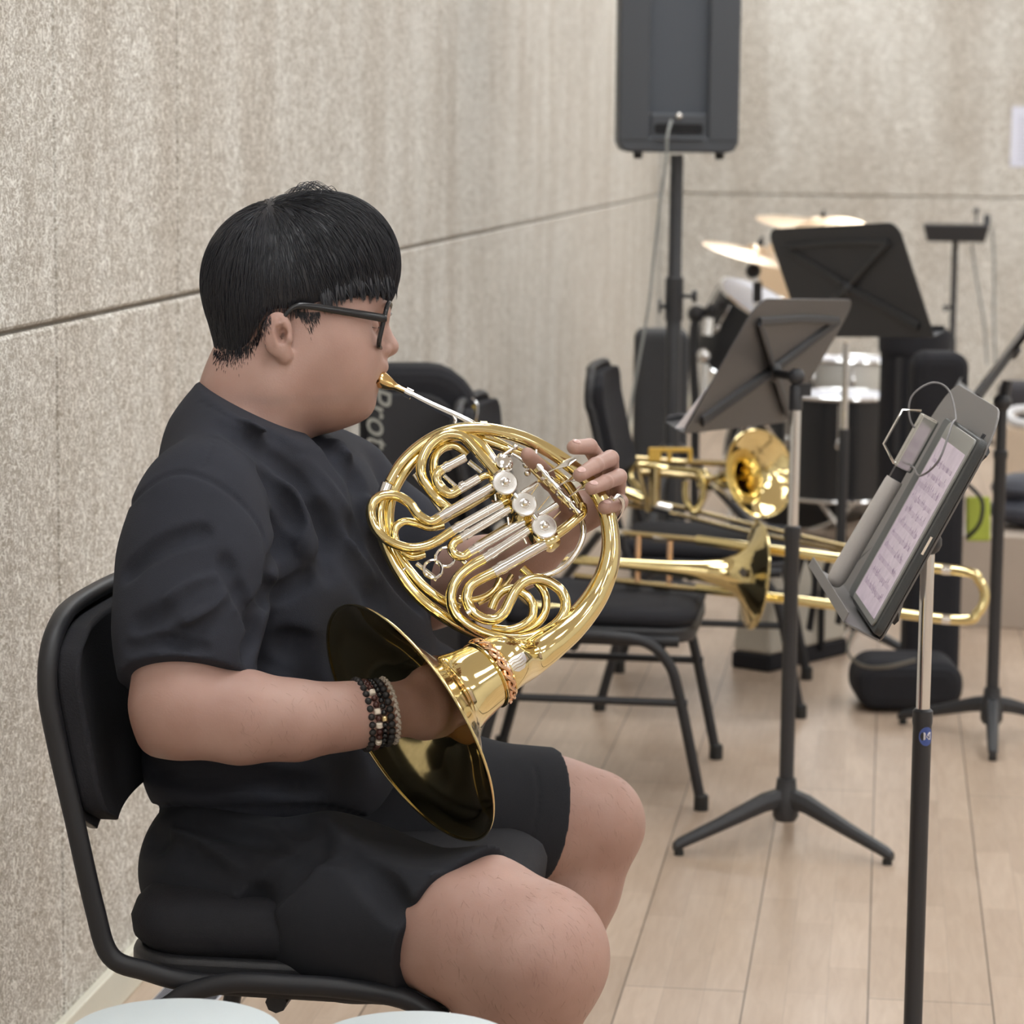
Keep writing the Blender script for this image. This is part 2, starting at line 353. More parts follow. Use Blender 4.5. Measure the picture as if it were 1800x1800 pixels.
# ceiling light panels
M_LAMP=mat('lamp_diffuser',(0.95,0.98,1.0),0.5,emit=LAMP_E); M_WHITE=mat('white_enamel',(0.8,0.8,0.8),0.4)
lampspots=[(x,y) for y in (-2.0,0.3,2.6,4.9,7.2,9.5,11.8,13.5) for x in (-0.35,1.9,4.1)]
where={-0.35:'in the row by the left wall',1.9:'in the middle row',4.1:'in the row by the right wall'}
nth=['rearmost','second from the rear','third from the rear','fourth from the rear','fourth from the back wall','third from the back wall','second from the back wall','nearest the back wall']
lamp0=None
for i,(x,y) in enumerate(lampspots):
    lb='white ceiling light panel, %s %s'%(nth[i//3],where[x])
    if lamp0 is None:
        lamp0=empty('ceiling_light',(x,y,CEIL),lb,'ceiling light','ceiling light panels')
        b=MB(); 
        for sx,sy,wx,wy in ((0,.605,.64,.03),(0,-.605,.64,.03),(.305,0,.03,1.18),(-.305,0,.03,1.18)): b.box((x+sx,y+sy,CEIL-0.012),(wx,wy,0.024))
        lf=b.build('frame',M_WHITE,lamp0,False); b=MB(); b.box((x,y,CEIL-0.008),(0.58,1.18,0.012)); ld=b.build('diffuser',M_LAMP,lamp0,False)
    else:
        r=lamp0.copy(); COL.objects.link(r); r.location=(x,y,CEIL); r['label']=lb
        for ch in (lf,ld): c=ch.copy(); COL.objects.link(c); c.parent=r
# ---------------------------------------------------------------- the player
DP=0.06
M_SKIN,_nt,_b=new_mat('skin'); 
def _skin():
    L=_nt.links.new; N=_nt.nodes.new; tc=N('ShaderNodeTexCoord')
    n=N('ShaderNodeTexNoise'); n.inputs['Scale'].default_value=14; n.inputs['Detail'].default_value=5; L(tc.outputs['Object'],n.inputs['Vector'])
    r=N('ShaderNodeValToRGB'); r.color_ramp.elements[0].position=0.3; r.color_ramp.elements[0].color=(0.375,0.218,0.175,1); r.color_ramp.elements[1].position=0.7; r.color_ramp.elements[1].color=(0.455,0.288,0.238,1)
    L(n.outputs[0],r.inputs[0]); L(r.outputs[0],_b.inputs['Base Color'])
    _b.inputs['Roughness'].default_value=0.52; _b.inputs['Subsurface Weight'].default_value=0.12; _b.inputs['Subsurface Radius'].default_value=(0.02,0.007,0.004); _b.inputs['Subsurface Scale'].default_value=0.3
    n2=N('ShaderNodeTexNoise'); n2.inputs['Scale'].default_value=420; n2.inputs['Detail'].default_value=3; L(tc.outputs['Object'],n2.inputs['Vector'])
    bp=N('ShaderNodeBump'); bp.inputs['Strength'].default_value=0.25; bp.inputs['Distance'].default_value=0.0008; L(n2.outputs[0],bp.inputs['Height']); L(bp.outputs[0],_b.inputs['Normal'])
_skin()
M_SHIRT=mat('black_cotton',(0.029,0.031,0.041),0.9,noise=0.12,nscale=30,bump=0.35,bscale=900,spec=0.25)
M_SHORTS=mat('black_shorts_knit',(0.021,0.022,0.027),0.9,noise=0.12,nscale=30,bump=0.3,bscale=1100,spec=0.25)
M_HAIR=mat('black_hair',(0.016,0.0165,0.022),0.37,spec=0.55)
M_NAIL=mat('fingernail',(0.62,0.40,0.36),0.3)
AW=_n(np.array([-NV[0],-NV[1],0])); RH=_n(np.array([RV[0],RV[1],0])); UP=np.array([0,0,1.])
def frame(deg):
    """forward, towards-viewer side and up for somebody facing deg away from picture-right"""
    a=math.radians(deg); f=RH*math.cos(a)+AW*math.sin(a); return np.array([f,np.cross(f,UP),UP])
def S(px,py,d,r): d=d+DP; return (P(px,py,d),r*d/FPX)
def SP(px,py,d): return P(px,py,d+DP)
AB=frame(-15)
bc=P(718,1272,3.04); ba_=_n(RV*.858*.9+UV*.513*.9-NV*.436)   # centre and axis of the horn's bell
def dent(sd,k,g=0.0):
    sd.cone(bc+ba_*.02,bc+NV*.35,.150+g,.150+g,k,'s'); sd.ell(bc+ba_*.03,orth(ba_,UV),(.045+g,.158+g,.158+g),k,'s')
player=empty('person',(P(420,1600,3.2)[0],P(420,1600,3.2)[1],0),'person in black T-shirt, black shorts and glasses, seated and playing the French horn','person')
# ---- body
B=Sdf()
# torso core (under the shirt) and neck
B.chain([S(430,1480,3.14,90),S(470,1200,3.26,100),S(450,960,3.2,120),S(430,800,3.18,70)],0.05)
B.chain([S(420,800,3.18,98),S(440,725,3.19,84),S(460,655,3.20,78),S(484,590,3.20,80)],0.04)
# head
HO=SP(530,560,3.2); HA=frame(10)
_hs=FPX/(3.2+DP)
def HP(px,py,l):
    X=(px-530)/_hs; Y=-(py-560)/_hs; s,c=math.sin(math.radians(10)),math.cos(math.radians(10))
    Z=(l-s*X)/c; return HO+RV*X+UV*Y+NV*Z
HAX=np.array([RV*math.cos(math.radians(10))-NV*math.sin(math.radians(10)),NV*math.cos(math.radians(10))+RV*math.sin(math.radians(10)),UV])
hf=Sdf()
def E(px,py,l,r,k=0.02,op='u'): B.ell(HP(px,py,l),HAX,r,k,op)
E(520,498,0,(.097,.077,.088),0.03)
E(622,528,0,(.036,.058,.040),0.03)
E(592,600,0,(.052,.063,.070),0.03)
for s in (1,-1): E(603,640,.033*s,(.035,.033,.036),0.03); E(500,672,.045*s,(.034,.03,.040),0.035); E(560,600,.040*s,(.05,.033,.06),0.03)
E(585,684,0,(.045,.056,.040),0.03); E(632,711,0,(.0145,.024,.015),0.02)
E(545,708,0,(.05,.052,.034),0.03)                     # soft underside of the chin
E(664,548,0,(.010,.030,.010),0.016)                    # brow
B.chain([(HP(664,562,0),.0075),(HP(673,590,0),.0085),(HP(682,607,0),.0092)],0.010)
E(682,608,0,(.0112,.0110,.0098),0.008)
for s in (1,-1): E(672,614,.0120*s,(.0100,.0065,.0078),0.004); B.cone(HP(677,622,.007*s),HP(680,621,.007*s),.0026,.0022,0.002,'s')
E(652,641,0,(.017,.026,.012),0.014); E(668,645,0,(.0075,.016,.0055),0.008); E(651,682,0,(.0062,.015,.006),0.008)
B.chain([(HP(668,667,0),.003),(HP(664,669,.014),.003),(HP(656,671,.028),.0028),(HP(645,674,.038),.0024)],0.004,'s')
for s in (1,-1):
    E(660,573,.031*s,(.010,.017,.010),0.014,'s')
    E(650,573,.031*s,(.0115,.0145,.0105),0.006)
B.chain([(HP(653,579,.0445),.0012),(HP(660,577,.036),.0012),(HP(664,576,.026),.0012)],0.002,'s')
B.chain([(HP(662,634,.014),.0015),(HP(652,652,.026),.0015)],0.012,'s')
# ear
for s in (1,-1):
    ex_=7; ey_=6
    E(492+ex_,590+ey_,.0835*s,(.0178,.0062,.0262),0.006); E(503+ex_,624+ey_,.080*s,(.0095,.0058,.0105),0.006)
    E(498+ex_,587+ey_,.0935*s,(.0120,.0080,.0190),0.002,'s')
    B.chain([(HP(490+ex_,566+ey_,.0868*s),.0022),(HP(484+ex_,585+ey_,.0872*s),.0030),(HP(490+ex_,608+ey_,.0868*s),.0028)],0.002)
    B.chain([(HP(490+ex_,574+ey_,.0872*s),.0022),(HP(503+ex_,570+ey_,.0868*s),.0018)],0.002)
    E(501+ex_,592+ey_,.087*s,(.0060,.0085,.0095),0.002,'s')
    E(512+ex_,599+ey_,.0855*s,(.0036,.004,.0055),0.003)
# legs
B.chain([S(430,1560,3.09,85),S(640,1600,3.01,118),S(840,1636,2.90,126),S(935,1672,2.86,117)],0.03)
B.ell(SP(955,1680,2.855),np.array([RV,NV,UV]),(.060,.060,.062),0.03)
B.chain([S(940,1690,2.86,105),S(905,1850,2.9,92),S(880,1990,2.93,80),S(850,2330,2.98,46),S(846,2450,3.0,45)],0.04)
B.chain([S(500,1480,3.28,80),S(760,1420,3.36,104),S(960,1436,3.42,101),S(1040,1444,3.43,92)],0.03)
B.chain([S(1042,1452,3.43,86),S(1012,1560,3.44,76),S(975,1660,3.45,76),S(930,1800,3.47,66),S(880,2080,3.5,42),S(870,2190,3.5,40)],0.014)
for (px,py,d) in ((846,2450,3.0),(870,2190,3.5)):
    q=SP(px,py,d); q[2]=0.045; B.chain([(q,.036),(q+RH*.12+[0,0,-.01],.03)],0.03)
dent(B,.012,.012)
# right arm (towards the viewer) and the hand inside the bell
B.chain([S(350,900,3.0,84),S(328,1080,2.96,85),S(318,1236,2.93,91)],0.03)
B.cone(*[S(275,1298,2.95,27)[0]]*2,S(275,1298,2.95,27)[1],None,0.03)
B.chain([S(330,1245,2.93,86),S(425,1260,2.93,78),S(520,1266,2.93,66),S(600,1260,2.94,54),S(655,1254,2.95,48)],0.02)
B.ell(SP(770,1236,3.03),orth(SP(830,1222,3.08)-SP(700,1246,2.96),UV),(.052,.040,.020),0.03)
B.cone(S(660,1252,2.95,46)[0],S(735,1243,3.0,55)[0],S(660,1252,2.95,44)[1],S(735,1243,3.0,52)[1],0.02,'u',(NV,0.6))
for (a,b_,c_,r) in (((812,1190,3.07),(850,1172,3.10),(880,1165,3.13),12),((822,1212,3.06),(862,1192,3.10),(895,1178,3.13),12.5),((824,1236,3.05),(862,1216,3.09),(892,1200,3.12),12),((815,1260,3.04),(848,1245,3.07),(872,1230,3.10),10.5),((745,1190,3.0),(790,1168,3.05),(825,1160,3.08),13.5)):
    B.chain([S(*a,r+3),S(*b_,r),S(*c_,r-2)],0.012)
# left arm and hand behind the horn
B.chain([S(585,850,3.36,85),S(745,1025,3.36,72)],0.03)
B.chain([S(752,1036,3.36,70),S(840,1015,3.31,66),S(920,975,3.27,52),S(985,935,3.25,40)],0.02)
B.ell(SP(1035,890,3.235),orth(SP(1080,860,3.23)-SP(985,935,3.25),UV+.6*RV),(.036,.030,.015),0.02)
LH=[((1064,868,3.23,16),(1050,806,3.18,15),(1036,785,3.125,14.5),(1009,786,3.085,13)),
    ((1076,880,3.23,15.5),(1073,806,3.155,15),(1047,818,3.10,14.2),(1019,835,3.07,12.5)),
    ((1080,896,3.23,15),(1088,838,3.15,14.2),(1064,848,3.10,13.6),(1040,858,3.07,12.2)),
    ((1074,910,3.23,15),(1090,882,3.16,14),(1078,887,3.12,13.5),(1063,892,3.095,12.5))]
for f in LH: B.chain([S(*q) for q in f],0.0022)
B.chain([S(1010,900,3.235,20),S(968,842,3.17,16),S(927,800,3.115,13.5)],0.012)
lo=np.array(B.bb).min(0)-0.01; hi=np.array(B.bb).max(0)+0.01
hz=HP(430,700,0)[2]                                    # head region gets the finer grid
V1=B.mesh(0.0044,lo,np.array([hi[0],hi[1],hz+0.004]))
V2=B.mesh(0.0017,np.array([HP(360,560,0)[0]-.03,lo[1],hz-.001]),hi)
# left hand region at a finer grid replaces the coarse one there
hb=(np.minimum(SP(975,960,3.3),SP(1110,760,3.05))-.012,np.maximum(SP(900,960,3.3),SP(1110,760,3.05))+.012)
h0=SP(912,930,3.1); h1=SP(1105,765,3.3)
blo=np.array([h0[0],min(h0[1],h1[1])-.06,h0[2]-.01]); bhi=np.array([h1[0]+.02,max(h0[1],h1[1])+.06,h1[2]+.02])
V3=B.mesh(0.0016,blo,bhi)
cx=V1[0][V1[1]].mean(1); ins=((cx>blo+.003)&(cx<bhi-.003)).all(1); V1=(V1[0],V1[1][~ins])
cx=V2[0][V2[1]].mean(1); ins=((cx>blo+.003)&(cx<bhi-.003)).all(1); V2=(V2[0],V2[1][~ins])
V,F=join_vf([V1,V2,V3])
link('body',np_mesh('body',V,F),M_SKIN,player)
# ---- fingernails of the left hand
for i,f in enumerate(LH):
    a,ra=S(*f[3]); b0,_=S(*f[2]); t=_n(a-b0); nrm=_n(NV*0.75+UV*0.65-t*((NV*0.75+UV*0.65)@t)); c=a+nrm*ra*0.80-t*ra*0.1
    m=MB(); m.ball(c,(ra*0.85,ra*0.62,ra*0.30),14,np.array([t,np.cross(nrm,t),nrm])); m.build('fingernail',M_NAIL,player)
# ---- T-shirt
def plane(o,n):
    o=np.asarray(o,float); n=_n(n); return lambda p:(p-o)@n
T=Sdf()
def TE(px,py,d,r,k=0.05,ax=AB): T.ell(SP(px,py,d),ax,r,k)
TE(462,905,3.20,(.125,.165,.135)); TE(478,1010,3.20,(.148,.170,.16)); TE(512,1180,3.22,(.165,.160,.16)); TE(472,1330,3.21,(.150,.165,.12))
TE(615,1140,3.26,(.085,.12,.09),0.06); TE(715,1195,3.33,(.080,.09,.052),0.04)
T.chain([S(362,860,3.02,92),S(420,800,3.12,90),S(440,790,3.18,104)],0.05)
T.chain([S(440,790,3.18,104),S(520,830,3.3,95),S(590,860,3.36,88)],0.05)
T.chain([S(418,785,3.18,104),S(440,728,3.19,91)],0.05)
ns=Sdf(); ns.chain([S(350,905,3.0,118),S(346,1000,2.985,128),S(328,1110,2.955,115),S(320,1240,2.93,107)],0.04)
hemp=plane(SP(320,1172,2.9),SP(318,1240,2.9)-SP(336,960,2.98))
T.fn(lambda p:np.maximum(ns.ev(p),hemp(p)),0.022,'u'); 
for q in (S(350,905,3.0,160),S(322,1180,2.9,150)): T.bb+=[q[0]-q[1],q[0]+q[1]]
fs=Sdf(); fs.chain([S(585,855,3.36,98),S(690,965,3.36,94),S(790,1080,3.36,88)],0.04)
hemq=plane(SP(742,1080,3.36),_n(SP(790,1080,3.36)-SP(600,930,3.36)))
T.fn(lambda p:np.maximum(fs.ev(p),hemq(p)),0.03,'u'); T.bb+=[SP(800,1080,3.4)+.02]
T.fn(plane(SP(460,1440,3.17),-UP+0.02*RH),0.006,'i')
# neck opening: plane through the collar seen in the photo
T.fn(lambda p:-plane(SP(361,668,3.19),np.cross(_n(SP(545,766,3.19)-SP(361,672,3.19)),-AW))(p),0.004,'s') if False else None
cn=np.cross(AW,_n(SP(548,762,3.2)-SP(361,672,3.2))); cn=cn if cn[2]>0 else -cn
T.fn(plane(SP(361,672,3.19),cn),0.005,'i')
creases=[([(215,905),(245,868),(286,838),(325,830),(373,846),(418,878),(450,914),(467,950),(472,994),(462,1040)],.0022,.004),
 ([(385,742),(366,800),(354,822)],.0015,.003),
 ([(405,747),(470,792),(535,835),(583,885),(610,945)],.006,.020),([(464,833),(502,885),(516,920)],.005,.016),([(552,762),(576,785),(610,820),(640,846)],.005,.016),
 ([(567,898),(596,962),(647,1020),(664,1060)],.006,.02),([(625,820),(655,930),(695,1010),(737,1060)],.006,.02),([(470,1046),(502,1040),(541,1014)],.004,.014),
 ([(222,1010),(262,975),(310,948),(360,935)],.0025,.016),([(240,1100),(290,1075),(345,1040),(400,1020)],.0028,.016),([(300,1128),(350,1108),(400,1075),(430,1040)],.0028,.014),([(395,985),(420,1040),(442,1085),(448,1120)],.003,.014),([(350,705),(390,727),(430,749),(470,771),(505,789),(540,797)],.0012,.003),
 ([(480,917),(489,962),(474,1027),(450,1098),(438,1150)],.005,.018),([(440,770),(520,840),(560,930),(580,1010)],.004,.018),([(480,760),(545,815),(600,880),(640,960)],.004,.016),
 ([(260,1350),(340,1372),(430,1370),(560,1390)],.005,.018),([(430,1225),(520,1250),(600,1330)],.005,.02),([(225,1140),(290,1128),(360,1140)],.003,.01),([(500,1130),(560,1160),(620,1240)],.006,.022),([(262,1418),(400,1425),(560,1422),(640,1440)],.003,.008)]
ridges=[([(425,750),(495,800),(560,850),(600,905)],.005,.022),([(490,850),(520,900),(540,970)],.004,.02),([(560,870),(600,950),(650,1030)],.005,.02),([(590,780),(630,850),(660,940)],.004,.02),([(300,1065),(350,1035),(400,1030)],.004,.018),([(440,1190),(520,1215),(600,1290)],.005,.022),([(330,1095),(380,1075),(420,1050)],.004,.016)]
def sculpt(sd,cr,rd):
    def dense(pts):
        n_=len(pts); x,_=crom([(a,b_,0) for a,b_ in pts],[0]*n_,6 if n_>3 else 8); return x[:,:2]
    for pts,r,k in rd:
        q=sd.march(dense(pts)); sd.chain([(x,r*0.4+.0004) for x in q],k)
    for pts,r,k in cr:
        q=sd.march(dense(pts)); sd.chain([(x+NV*r*0.15,r) for x in q],k,'s')
sculpt(T,creases,ridges); dent(T,.03,.006)
sv=T.mesh(0.0034)
shirt=link('t_shirt',np_mesh('t_shirt',*sv),M_SHIRT,player)
# collar rib
cp=T.march([(366,676),(400,693),(440,716),(480,738),(520,756),(546,765)])
m=MB(); m.tube([p_+UV*0.001 for p_ in cp],.0055,8,flat=(1,.5),up=UV,res=6); m.build('collar',M_SHIRT,shirt)
# sleeve hem stitching band
# ---- shorts
H=Sdf()
H.ell(SP(445,1500,3.19),AB,(.120,.165,.105),0.05); H.ell(SP(378,1535,3.12),AB,(.072,.09,.074),0.05); 
nt_=Sdf(); nt_.chain([S(400,1565,3.08,130),S(620,1592,3.0,150),S(840,1628,2.90,146)],0.05)
n1=_n(SP(860,1640,2.89)-SP(560,1585,3.02)); e1=_n(SP(838,1503,2.9)-SP(712,1738,2.9)); n1=_n(np.cross(np.cross(e1,n1),e1)) if abs(n1@e1)>.02 else n1
hp1=plane(SP(775,1620,2.9),n1)
H.fn(lambda p:np.maximum(nt_.ev(p),hp1(p)),0.02,'u')
ft_=Sdf(); ft_.chain([S(500,1470,3.28,120),S(760,1420,3.36,124),S(980,1433,3.42,118)],0.05)
hp2=plane(SP(958,1430,3.42),SP(1000,1440,3.425)-SP(860,1425,3.39))
H.fn(lambda p:np.maximum(ft_.ev(p),hp2(p)),0.03,'u')
for q in (S(400,1600,3.1,160),S(780,1620,2.9,170),S(960,1430,3.42,150),S(500,1500,3.3,170)): H.bb+=[q[0]-q[1],q[0]+q[1]]
hc=[([(262,1475),(330,1500),(420,1560),(470,1640)],.006,.02),([(330,1440),(450,1470),(600,1500)],.005,.02),([(520,1440),(620,1500),(700,1600)],.005,.024),([(560,1490),(480,1560),(400,1650)],.006,.022),([(820,1520),(770,1570),(730,1640),(705,1700)],.0014,.003),([(940,1345),(948,1400),(935,1470),(915,1525)],.0012,.003),([(620,1460),(720,1490),(800,1500)],.005,.02)]
sculpt(H,hc,[([(300,1470),(380,1510),(440,1580)],.005,.022),([(600,1440),(700,1480),(790,1495)],.005,.02)])
dent(H,.012)
link('shorts',np_mesh('shorts',*H.mesh(0.0036)),M_SHORTS,player)
# ---- hair: a cap of volume plus strands
K=Sdf(); K.ell(HP(487,497,0),HAX,(.089,.0835,.094),0.02); K.ell(HP(577,464,0),HAX,(.0845,.077,.085),0.04); K.ell(HP(452,556,0),HAX,(.046,.066,.052),0.02); K.cone(HP(472,596,0),HP(468,642,0),.0600,.0585,0.015)
_lx=[340,376,400,430,448,462,480,503,520,545,562,600,650,690,720]; _ly=[622,628,632,624,606,578,554,550,552,566,540,518,514,512,514]
def hairline(p):
    q=(p-HO); X=q@RV; Y=q@UV; px=530+X*_hs; py=560-Y*_hs
    l=q@HAX[1]; px=np.where(px>560,px-np.abs(l)*150,px)
    fr_=np.clip((px-545)/30,0,1); nz=(np.sin(px*.55+l*300)+np.sin(px*1.3+l*520+2)*.7+np.sin(px*.21+1)*1.2)*2.4*fr_
    return (py-np.interp(px,_lx,_ly)+nz)/_hs*0.8
Kc=Sdf(); Kc.ops=list(K.ops); Kc.bb=list(K.bb); Kc.fn(hairline,0.006,'i')
Kc.cone(HP(470,352,.05),HP(505,400,.085),.004,.007,0.02,'s')
hv,hfc=Kc.mesh(0.0026)
hair=link('hair',np_mesh('hair',hv,hfc),M_HAIR,player)
def grad(sd,p,e=.0015):
    g=np.stack([sd.ev(p+np.eye(3)[i]*e)-sd.ev(p-np.eye(3)[i]*e) for i in range(3)],1); return g/np.maximum(np.linalg.norm(g,axis=1,keepdims=True),1e-9)
nS=9000; tri=hv[hfc].mean(1); sel=tri[rng.integers(0,len(tri),nS)]; hl=hairline(sel); sel=sel[hl<-.001]
whorl=HP(478,385,.03); hd=(sel-HO)@HAX[0]; low=rng.random(len(sel))
pos=sel.copy(); g=grad(K,pos); away=pos-whorl; away/=np.maximum(np.linalg.norm(away,axis=1,keepdims=True),1e-6)
jit=rng.normal(0,.22,(len(sel),3)); lens=rng.uniform(.018,.042,len(sel)); front=np.clip(((pos-HO)@HAX[0]-.01)/.06,0,1); lens*=1+front*0.3
lens*=np.where(hairline(sel)>-.03,0.6+0.75*front,1.0)
st=9; path=[pos+g*.0004]; d0_=None
for i in range(st-1):
    p_=path[-1]; g=grad(K,p_); x=K.ev(p_)
    dirn=away*0.75-UV*(0.55+0.75*front[:,None])+HAX[0]*front[:,None]*.12+jit*0.5
    dirn-=g*(dirn*g).sum(1,keepdims=True); dirn/=np.maximum(np.linalg.norm(dirn,axis=1,keepdims=True),1e-6)
    if d0_ is not None: dirn=_d=0.6*d0_+0.4*dirn; dirn/=np.linalg.norm(dirn,axis=1,keepdims=True)
    d0_=dirn; off=(.0012+.0012*math.sin(i/st*3.0)); p2=p_+dirn*(lens/(st-1))[:,None]; x2=K.ev(p2); p2=p2-g*(x2-off)[:,None]*0.8; path.append(p2)
path=np.stack(path,1); n_=len(path)
rad=np.interp(np.arange(st),[0,st*0.5,st-1],[.00050,.00045,.00008]); Tn=np.gradient(path,axis=1); Tn/=np.maximum(np.linalg.norm(Tn,axis=2,keepdims=True),1e-9)
A_=np.cross(Tn,np.broadcast_to(np.array([.3,.5,.8]),Tn.shape)); A_/=np.maximum(np.linalg.norm(A_,axis=2,keepdims=True),1e-9); B_=np.cross(Tn,A_)
ring=[path+(A_*math.cos(t)+B_*math.sin(t))*rad[None,:,None] for t in (0,2.094,4.189)]
VV=np.stack(ring,2).reshape(-1,3); base=(np.arange(n_)[:,None]*st+np.arange(st-1)[None,:]).reshape(-1)*3
FF=np.concatenate([np.stack([base+a,base+(a+1)%3,base+3+(a+1)%3,base+3+a],1) for a in range(3)])
sd_=link('hair_strands',np_mesh('hair_strands',VV,FF),M_HAIR,hair)
# loose tuft on the crown, fringe locks and the faded short hair round the ear and nape
m=MB()
for i in range(46):
    t=rng.random(); a=HP(497+70*t,350-8*math.sin(t*3.1)+rng.normal(0,2),rng.uniform(-.01,.035)); pk=HP(525+55*t+rng.normal(0,5),337-13*math.sin(t*3.1)+rng.normal(0,2.5),rng.uniform(-.01,.03)); e=HP(560+48*t+rng.normal(0,5),341+10*t+rng.normal(0,3),rng.uniform(-.01,.03))
    m.tube([a,pk,e],[.0004,.0004,.0002],3,False,res=5)
m.build('loose_hair',M_HAIR,hair)
m=MB(); seeds=[]
for i in range(70):
    px=rng.uniform(566,700); py=np.interp(px,_lx,_ly)-rng.uniform(12,40); Lk=rng.uniform(6,22)+8*math.exp(-((px-585)/12)**2)+6*math.exp(-((px-655)/10)**2); tipx=px+rng.uniform(-1,6)
    for k in range(10): seeds.append((px+rng.normal(0,4.5),py+rng.normal(0,4),tipx+rng.normal(0,1.1),np.interp(px,_lx,_ly)-6+Lk*rng.uniform(.75,1.05)))
h0=K.march([(a,b_) for a,b_,_,_ in seeds]); 
for q,(a,b_,c_,d_) in zip(h0,seeds):
    if np.linalg.norm(q-CC)>3.6: continue
    l=(q-HO)@HAX[1]; sc_=1-0.12*max(0,(l-.04)/.04); dx=(c_-a)/_hs; dy=(d_-b_)/_hs
    m.tube([q-HAX[1]*.0012,q+RV*dx*.5-UV*dy*.5+HAX[1]*.0003,q+RV*dx-UV*dy+HAX[1]*(-.0005)],[.00008,.0005,.00010],3,False,res=3)
_fl=m.build('fringe_locks',M_HAIR,hair); _fl['kind']='stuff'
m=MB(); q2=[]
while len(q2)<1500:
    r=rng.random()
    if r<.7: px=rng.uniform(376,476); py=np.interp(px,_lx,_ly)+abs(rng.normal(0,12))-14
    else: px=rng.uniform(524,562); py=548+abs(rng.normal(0,15))*(1-abs(px-545)/26)
    q2.append((px,py))
h0=B.march(q2); g0_=grad(B,h0)
for q,g_ in zip(h0,g0_):
    t=-UV*.9+RV*.25; t=_n(t-g_*(t@g_)); m.tube([q,q+t*.0022+g_*.0005,q+t*.0042+g_*.0004],[.00028,.00022,.00006],3,False)
sh=m.build('short_faded_hair',M_HAIR,hair); sh['kind']='stuff'
# short hairs on shins, thighs and forearm
m=MB(); pts=[(rng.uniform(760,1045),rng.uniform(1530,1795)) for _ in range(300)]+[(rng.uniform(960,1120),rng.uniform(1350,1560)) for _ in range(120)]+[(rng.uniform(420,630),rng.uniform(1195,1330)) for _ in range(90)]
hit=B.march(pts); dd=np.linalg.norm(hit-CC,axis=1); ok=dd<4.0; hit=hit[ok]; gg=grad(B,hit)
shx=T.ev(hit); shy=H.ev(hit)
for q,g_,a_,b__ in zip(hit,gg,shx,shy):
    if a_<.003 or b__<.003: continue
    t=-UV*1.0+RV*rng.normal(.3,.5); t=t-g_*(t@g_); t=_n(t); L_=rng.uniform(.006,.011)
    m.tube([q,q+t*L_*.5+g_*.0008,q+t*L_+g_*.0006],[.00010,.00008,.00003],3,False)
_bh=m.build('body_hair',mat('leg_hair',(0.16,0.09,0.07),0.6),player); _bh['kind']='stuff'
# eyelashes and brow
m=MB()
for i in range(14):
    l=.022+.002*i; a=HP(662-i*.9,573+.12*i,l); m.tube([a,a+HAX[0]*.005-UV*.003,a+HAX[0]*.008-UV*.0035],[.0005,.0004,.0001],3,False)
m.build('eyelash',M_HAIR,player)
# ---------------------------------------------------------------- French horn
def m_metal(name,col,rough,var=0.04):
    m,nt,b=new_mat(name); L=nt.links.new; N=nt.nodes.new; b.inputs['Metallic'].default_value=1; b.inputs['Base Color'].default_value=(*col,1)
    tc=N('ShaderNodeTexCoord'); n=N('ShaderNodeTexNoise'); n.inputs['Scale'].default_value=35; n.inputs['Detail'].default_value=5; L(tc.outputs['Object'],n.inputs['Vector'])
    r=N('ShaderNodeMapRange'); r.inputs['To Min'].default_value=max(0.02,rough-var); r.inputs['To Max'].default_value=rough+var; L(n.outputs[0],r.inputs['Value']); L(r.outputs[0],b.inputs['Roughness'])
    return m
M_BRASS=m_metal('lacquered_brass',(0.84,0.70,0.36),0.08,0.02); M_NICK=m_metal('nickel_silver',(0.84,0.82,0.79),0.11,0.02); M_ROSE=m_metal('rose_brass',(0.86,0.56,0.36),0.18)
M_OLDB=m_metal('dull_brass',(0.56,0.44,0.24),0.2,0.03); M_CHROME=m_metal('chrome',(0.80,0.80,0.80),0.13); M_CAPM=m_metal('brushed_silver_cap',(0.88,0.88,0.87),0.26)
def dH(px,py): return 3.19+.0001*(px-870)-.0001*(py-940)
def z1(X,Y,off=0.0):
    px=600+X/3.3333; py=620+Y/3.3333; return P(px,py,dH(px,py)-off/1000)
def rz(r): return r/3.3333*3.17/FPX*1.14
hc_=z1(900,1050)
horn=empty('french_horn',hc_,'brass double French horn with silver slides and valve caps, held by the seated player','French horn')
def htube(name,pts,r,m=M_BRASS,parent=None,res=8,n=16,**k):
    """pts in the close-up frame: (X,Y[,offset towards viewer in mm])"""
    q=[z1(p[0],p[1],(p[2] if len(p)>2 else 0)) for p in pts]
    rr=[rz(p[3]) if len(p)>3 else rz(r) for p in pts]
    b=MB(); b.tube(q,rr,n,res=res,**k); return b.build(name,m,parent or horn)
# bell: flare turned about its axis, then the tapering tail sweeping into the big ring
prof=[(0,.1502),(.002,.1465),(.005,.1400),(.010,.1300),(.016,.1190),(.022,.1090),(.028,.0990),(.035,.0880),(.041,.0785),(.046,.0695),(.052,.0610),(.059,.0540),(.068,.0485),(.080,.0443),(.095,.0410),(.110,.0386),(.122,.0367)]
tail=[(bc+ba_*.135,.0335)]+[(P(px,py,d),r*d/FPX) for px,py,d,r in ((925,1160,3.142,35),(970,1130,3.162,29),(1010,1096,3.178,25),(1046,1050,3.19,21.5),(1068,1000,3.195,18.5),(1074,950,3.20,16),(1064,895,3.203,14.5),(1036,848,3.204,13),(992,810,3.204,12),(944,781,3.203,11.3),(894,762,3.20,11),(840,753,3.197,10.6),(788,758,3.193,10.2),(742,781,3.187,9.8),(706,814,3.18,9.4),(684,850,3.177,9.2))]
n=72; e0=_n(UV-ba_*(UV@ba_)); e1_=np.cross(ba_,e0)
pp=[]; rr=[]
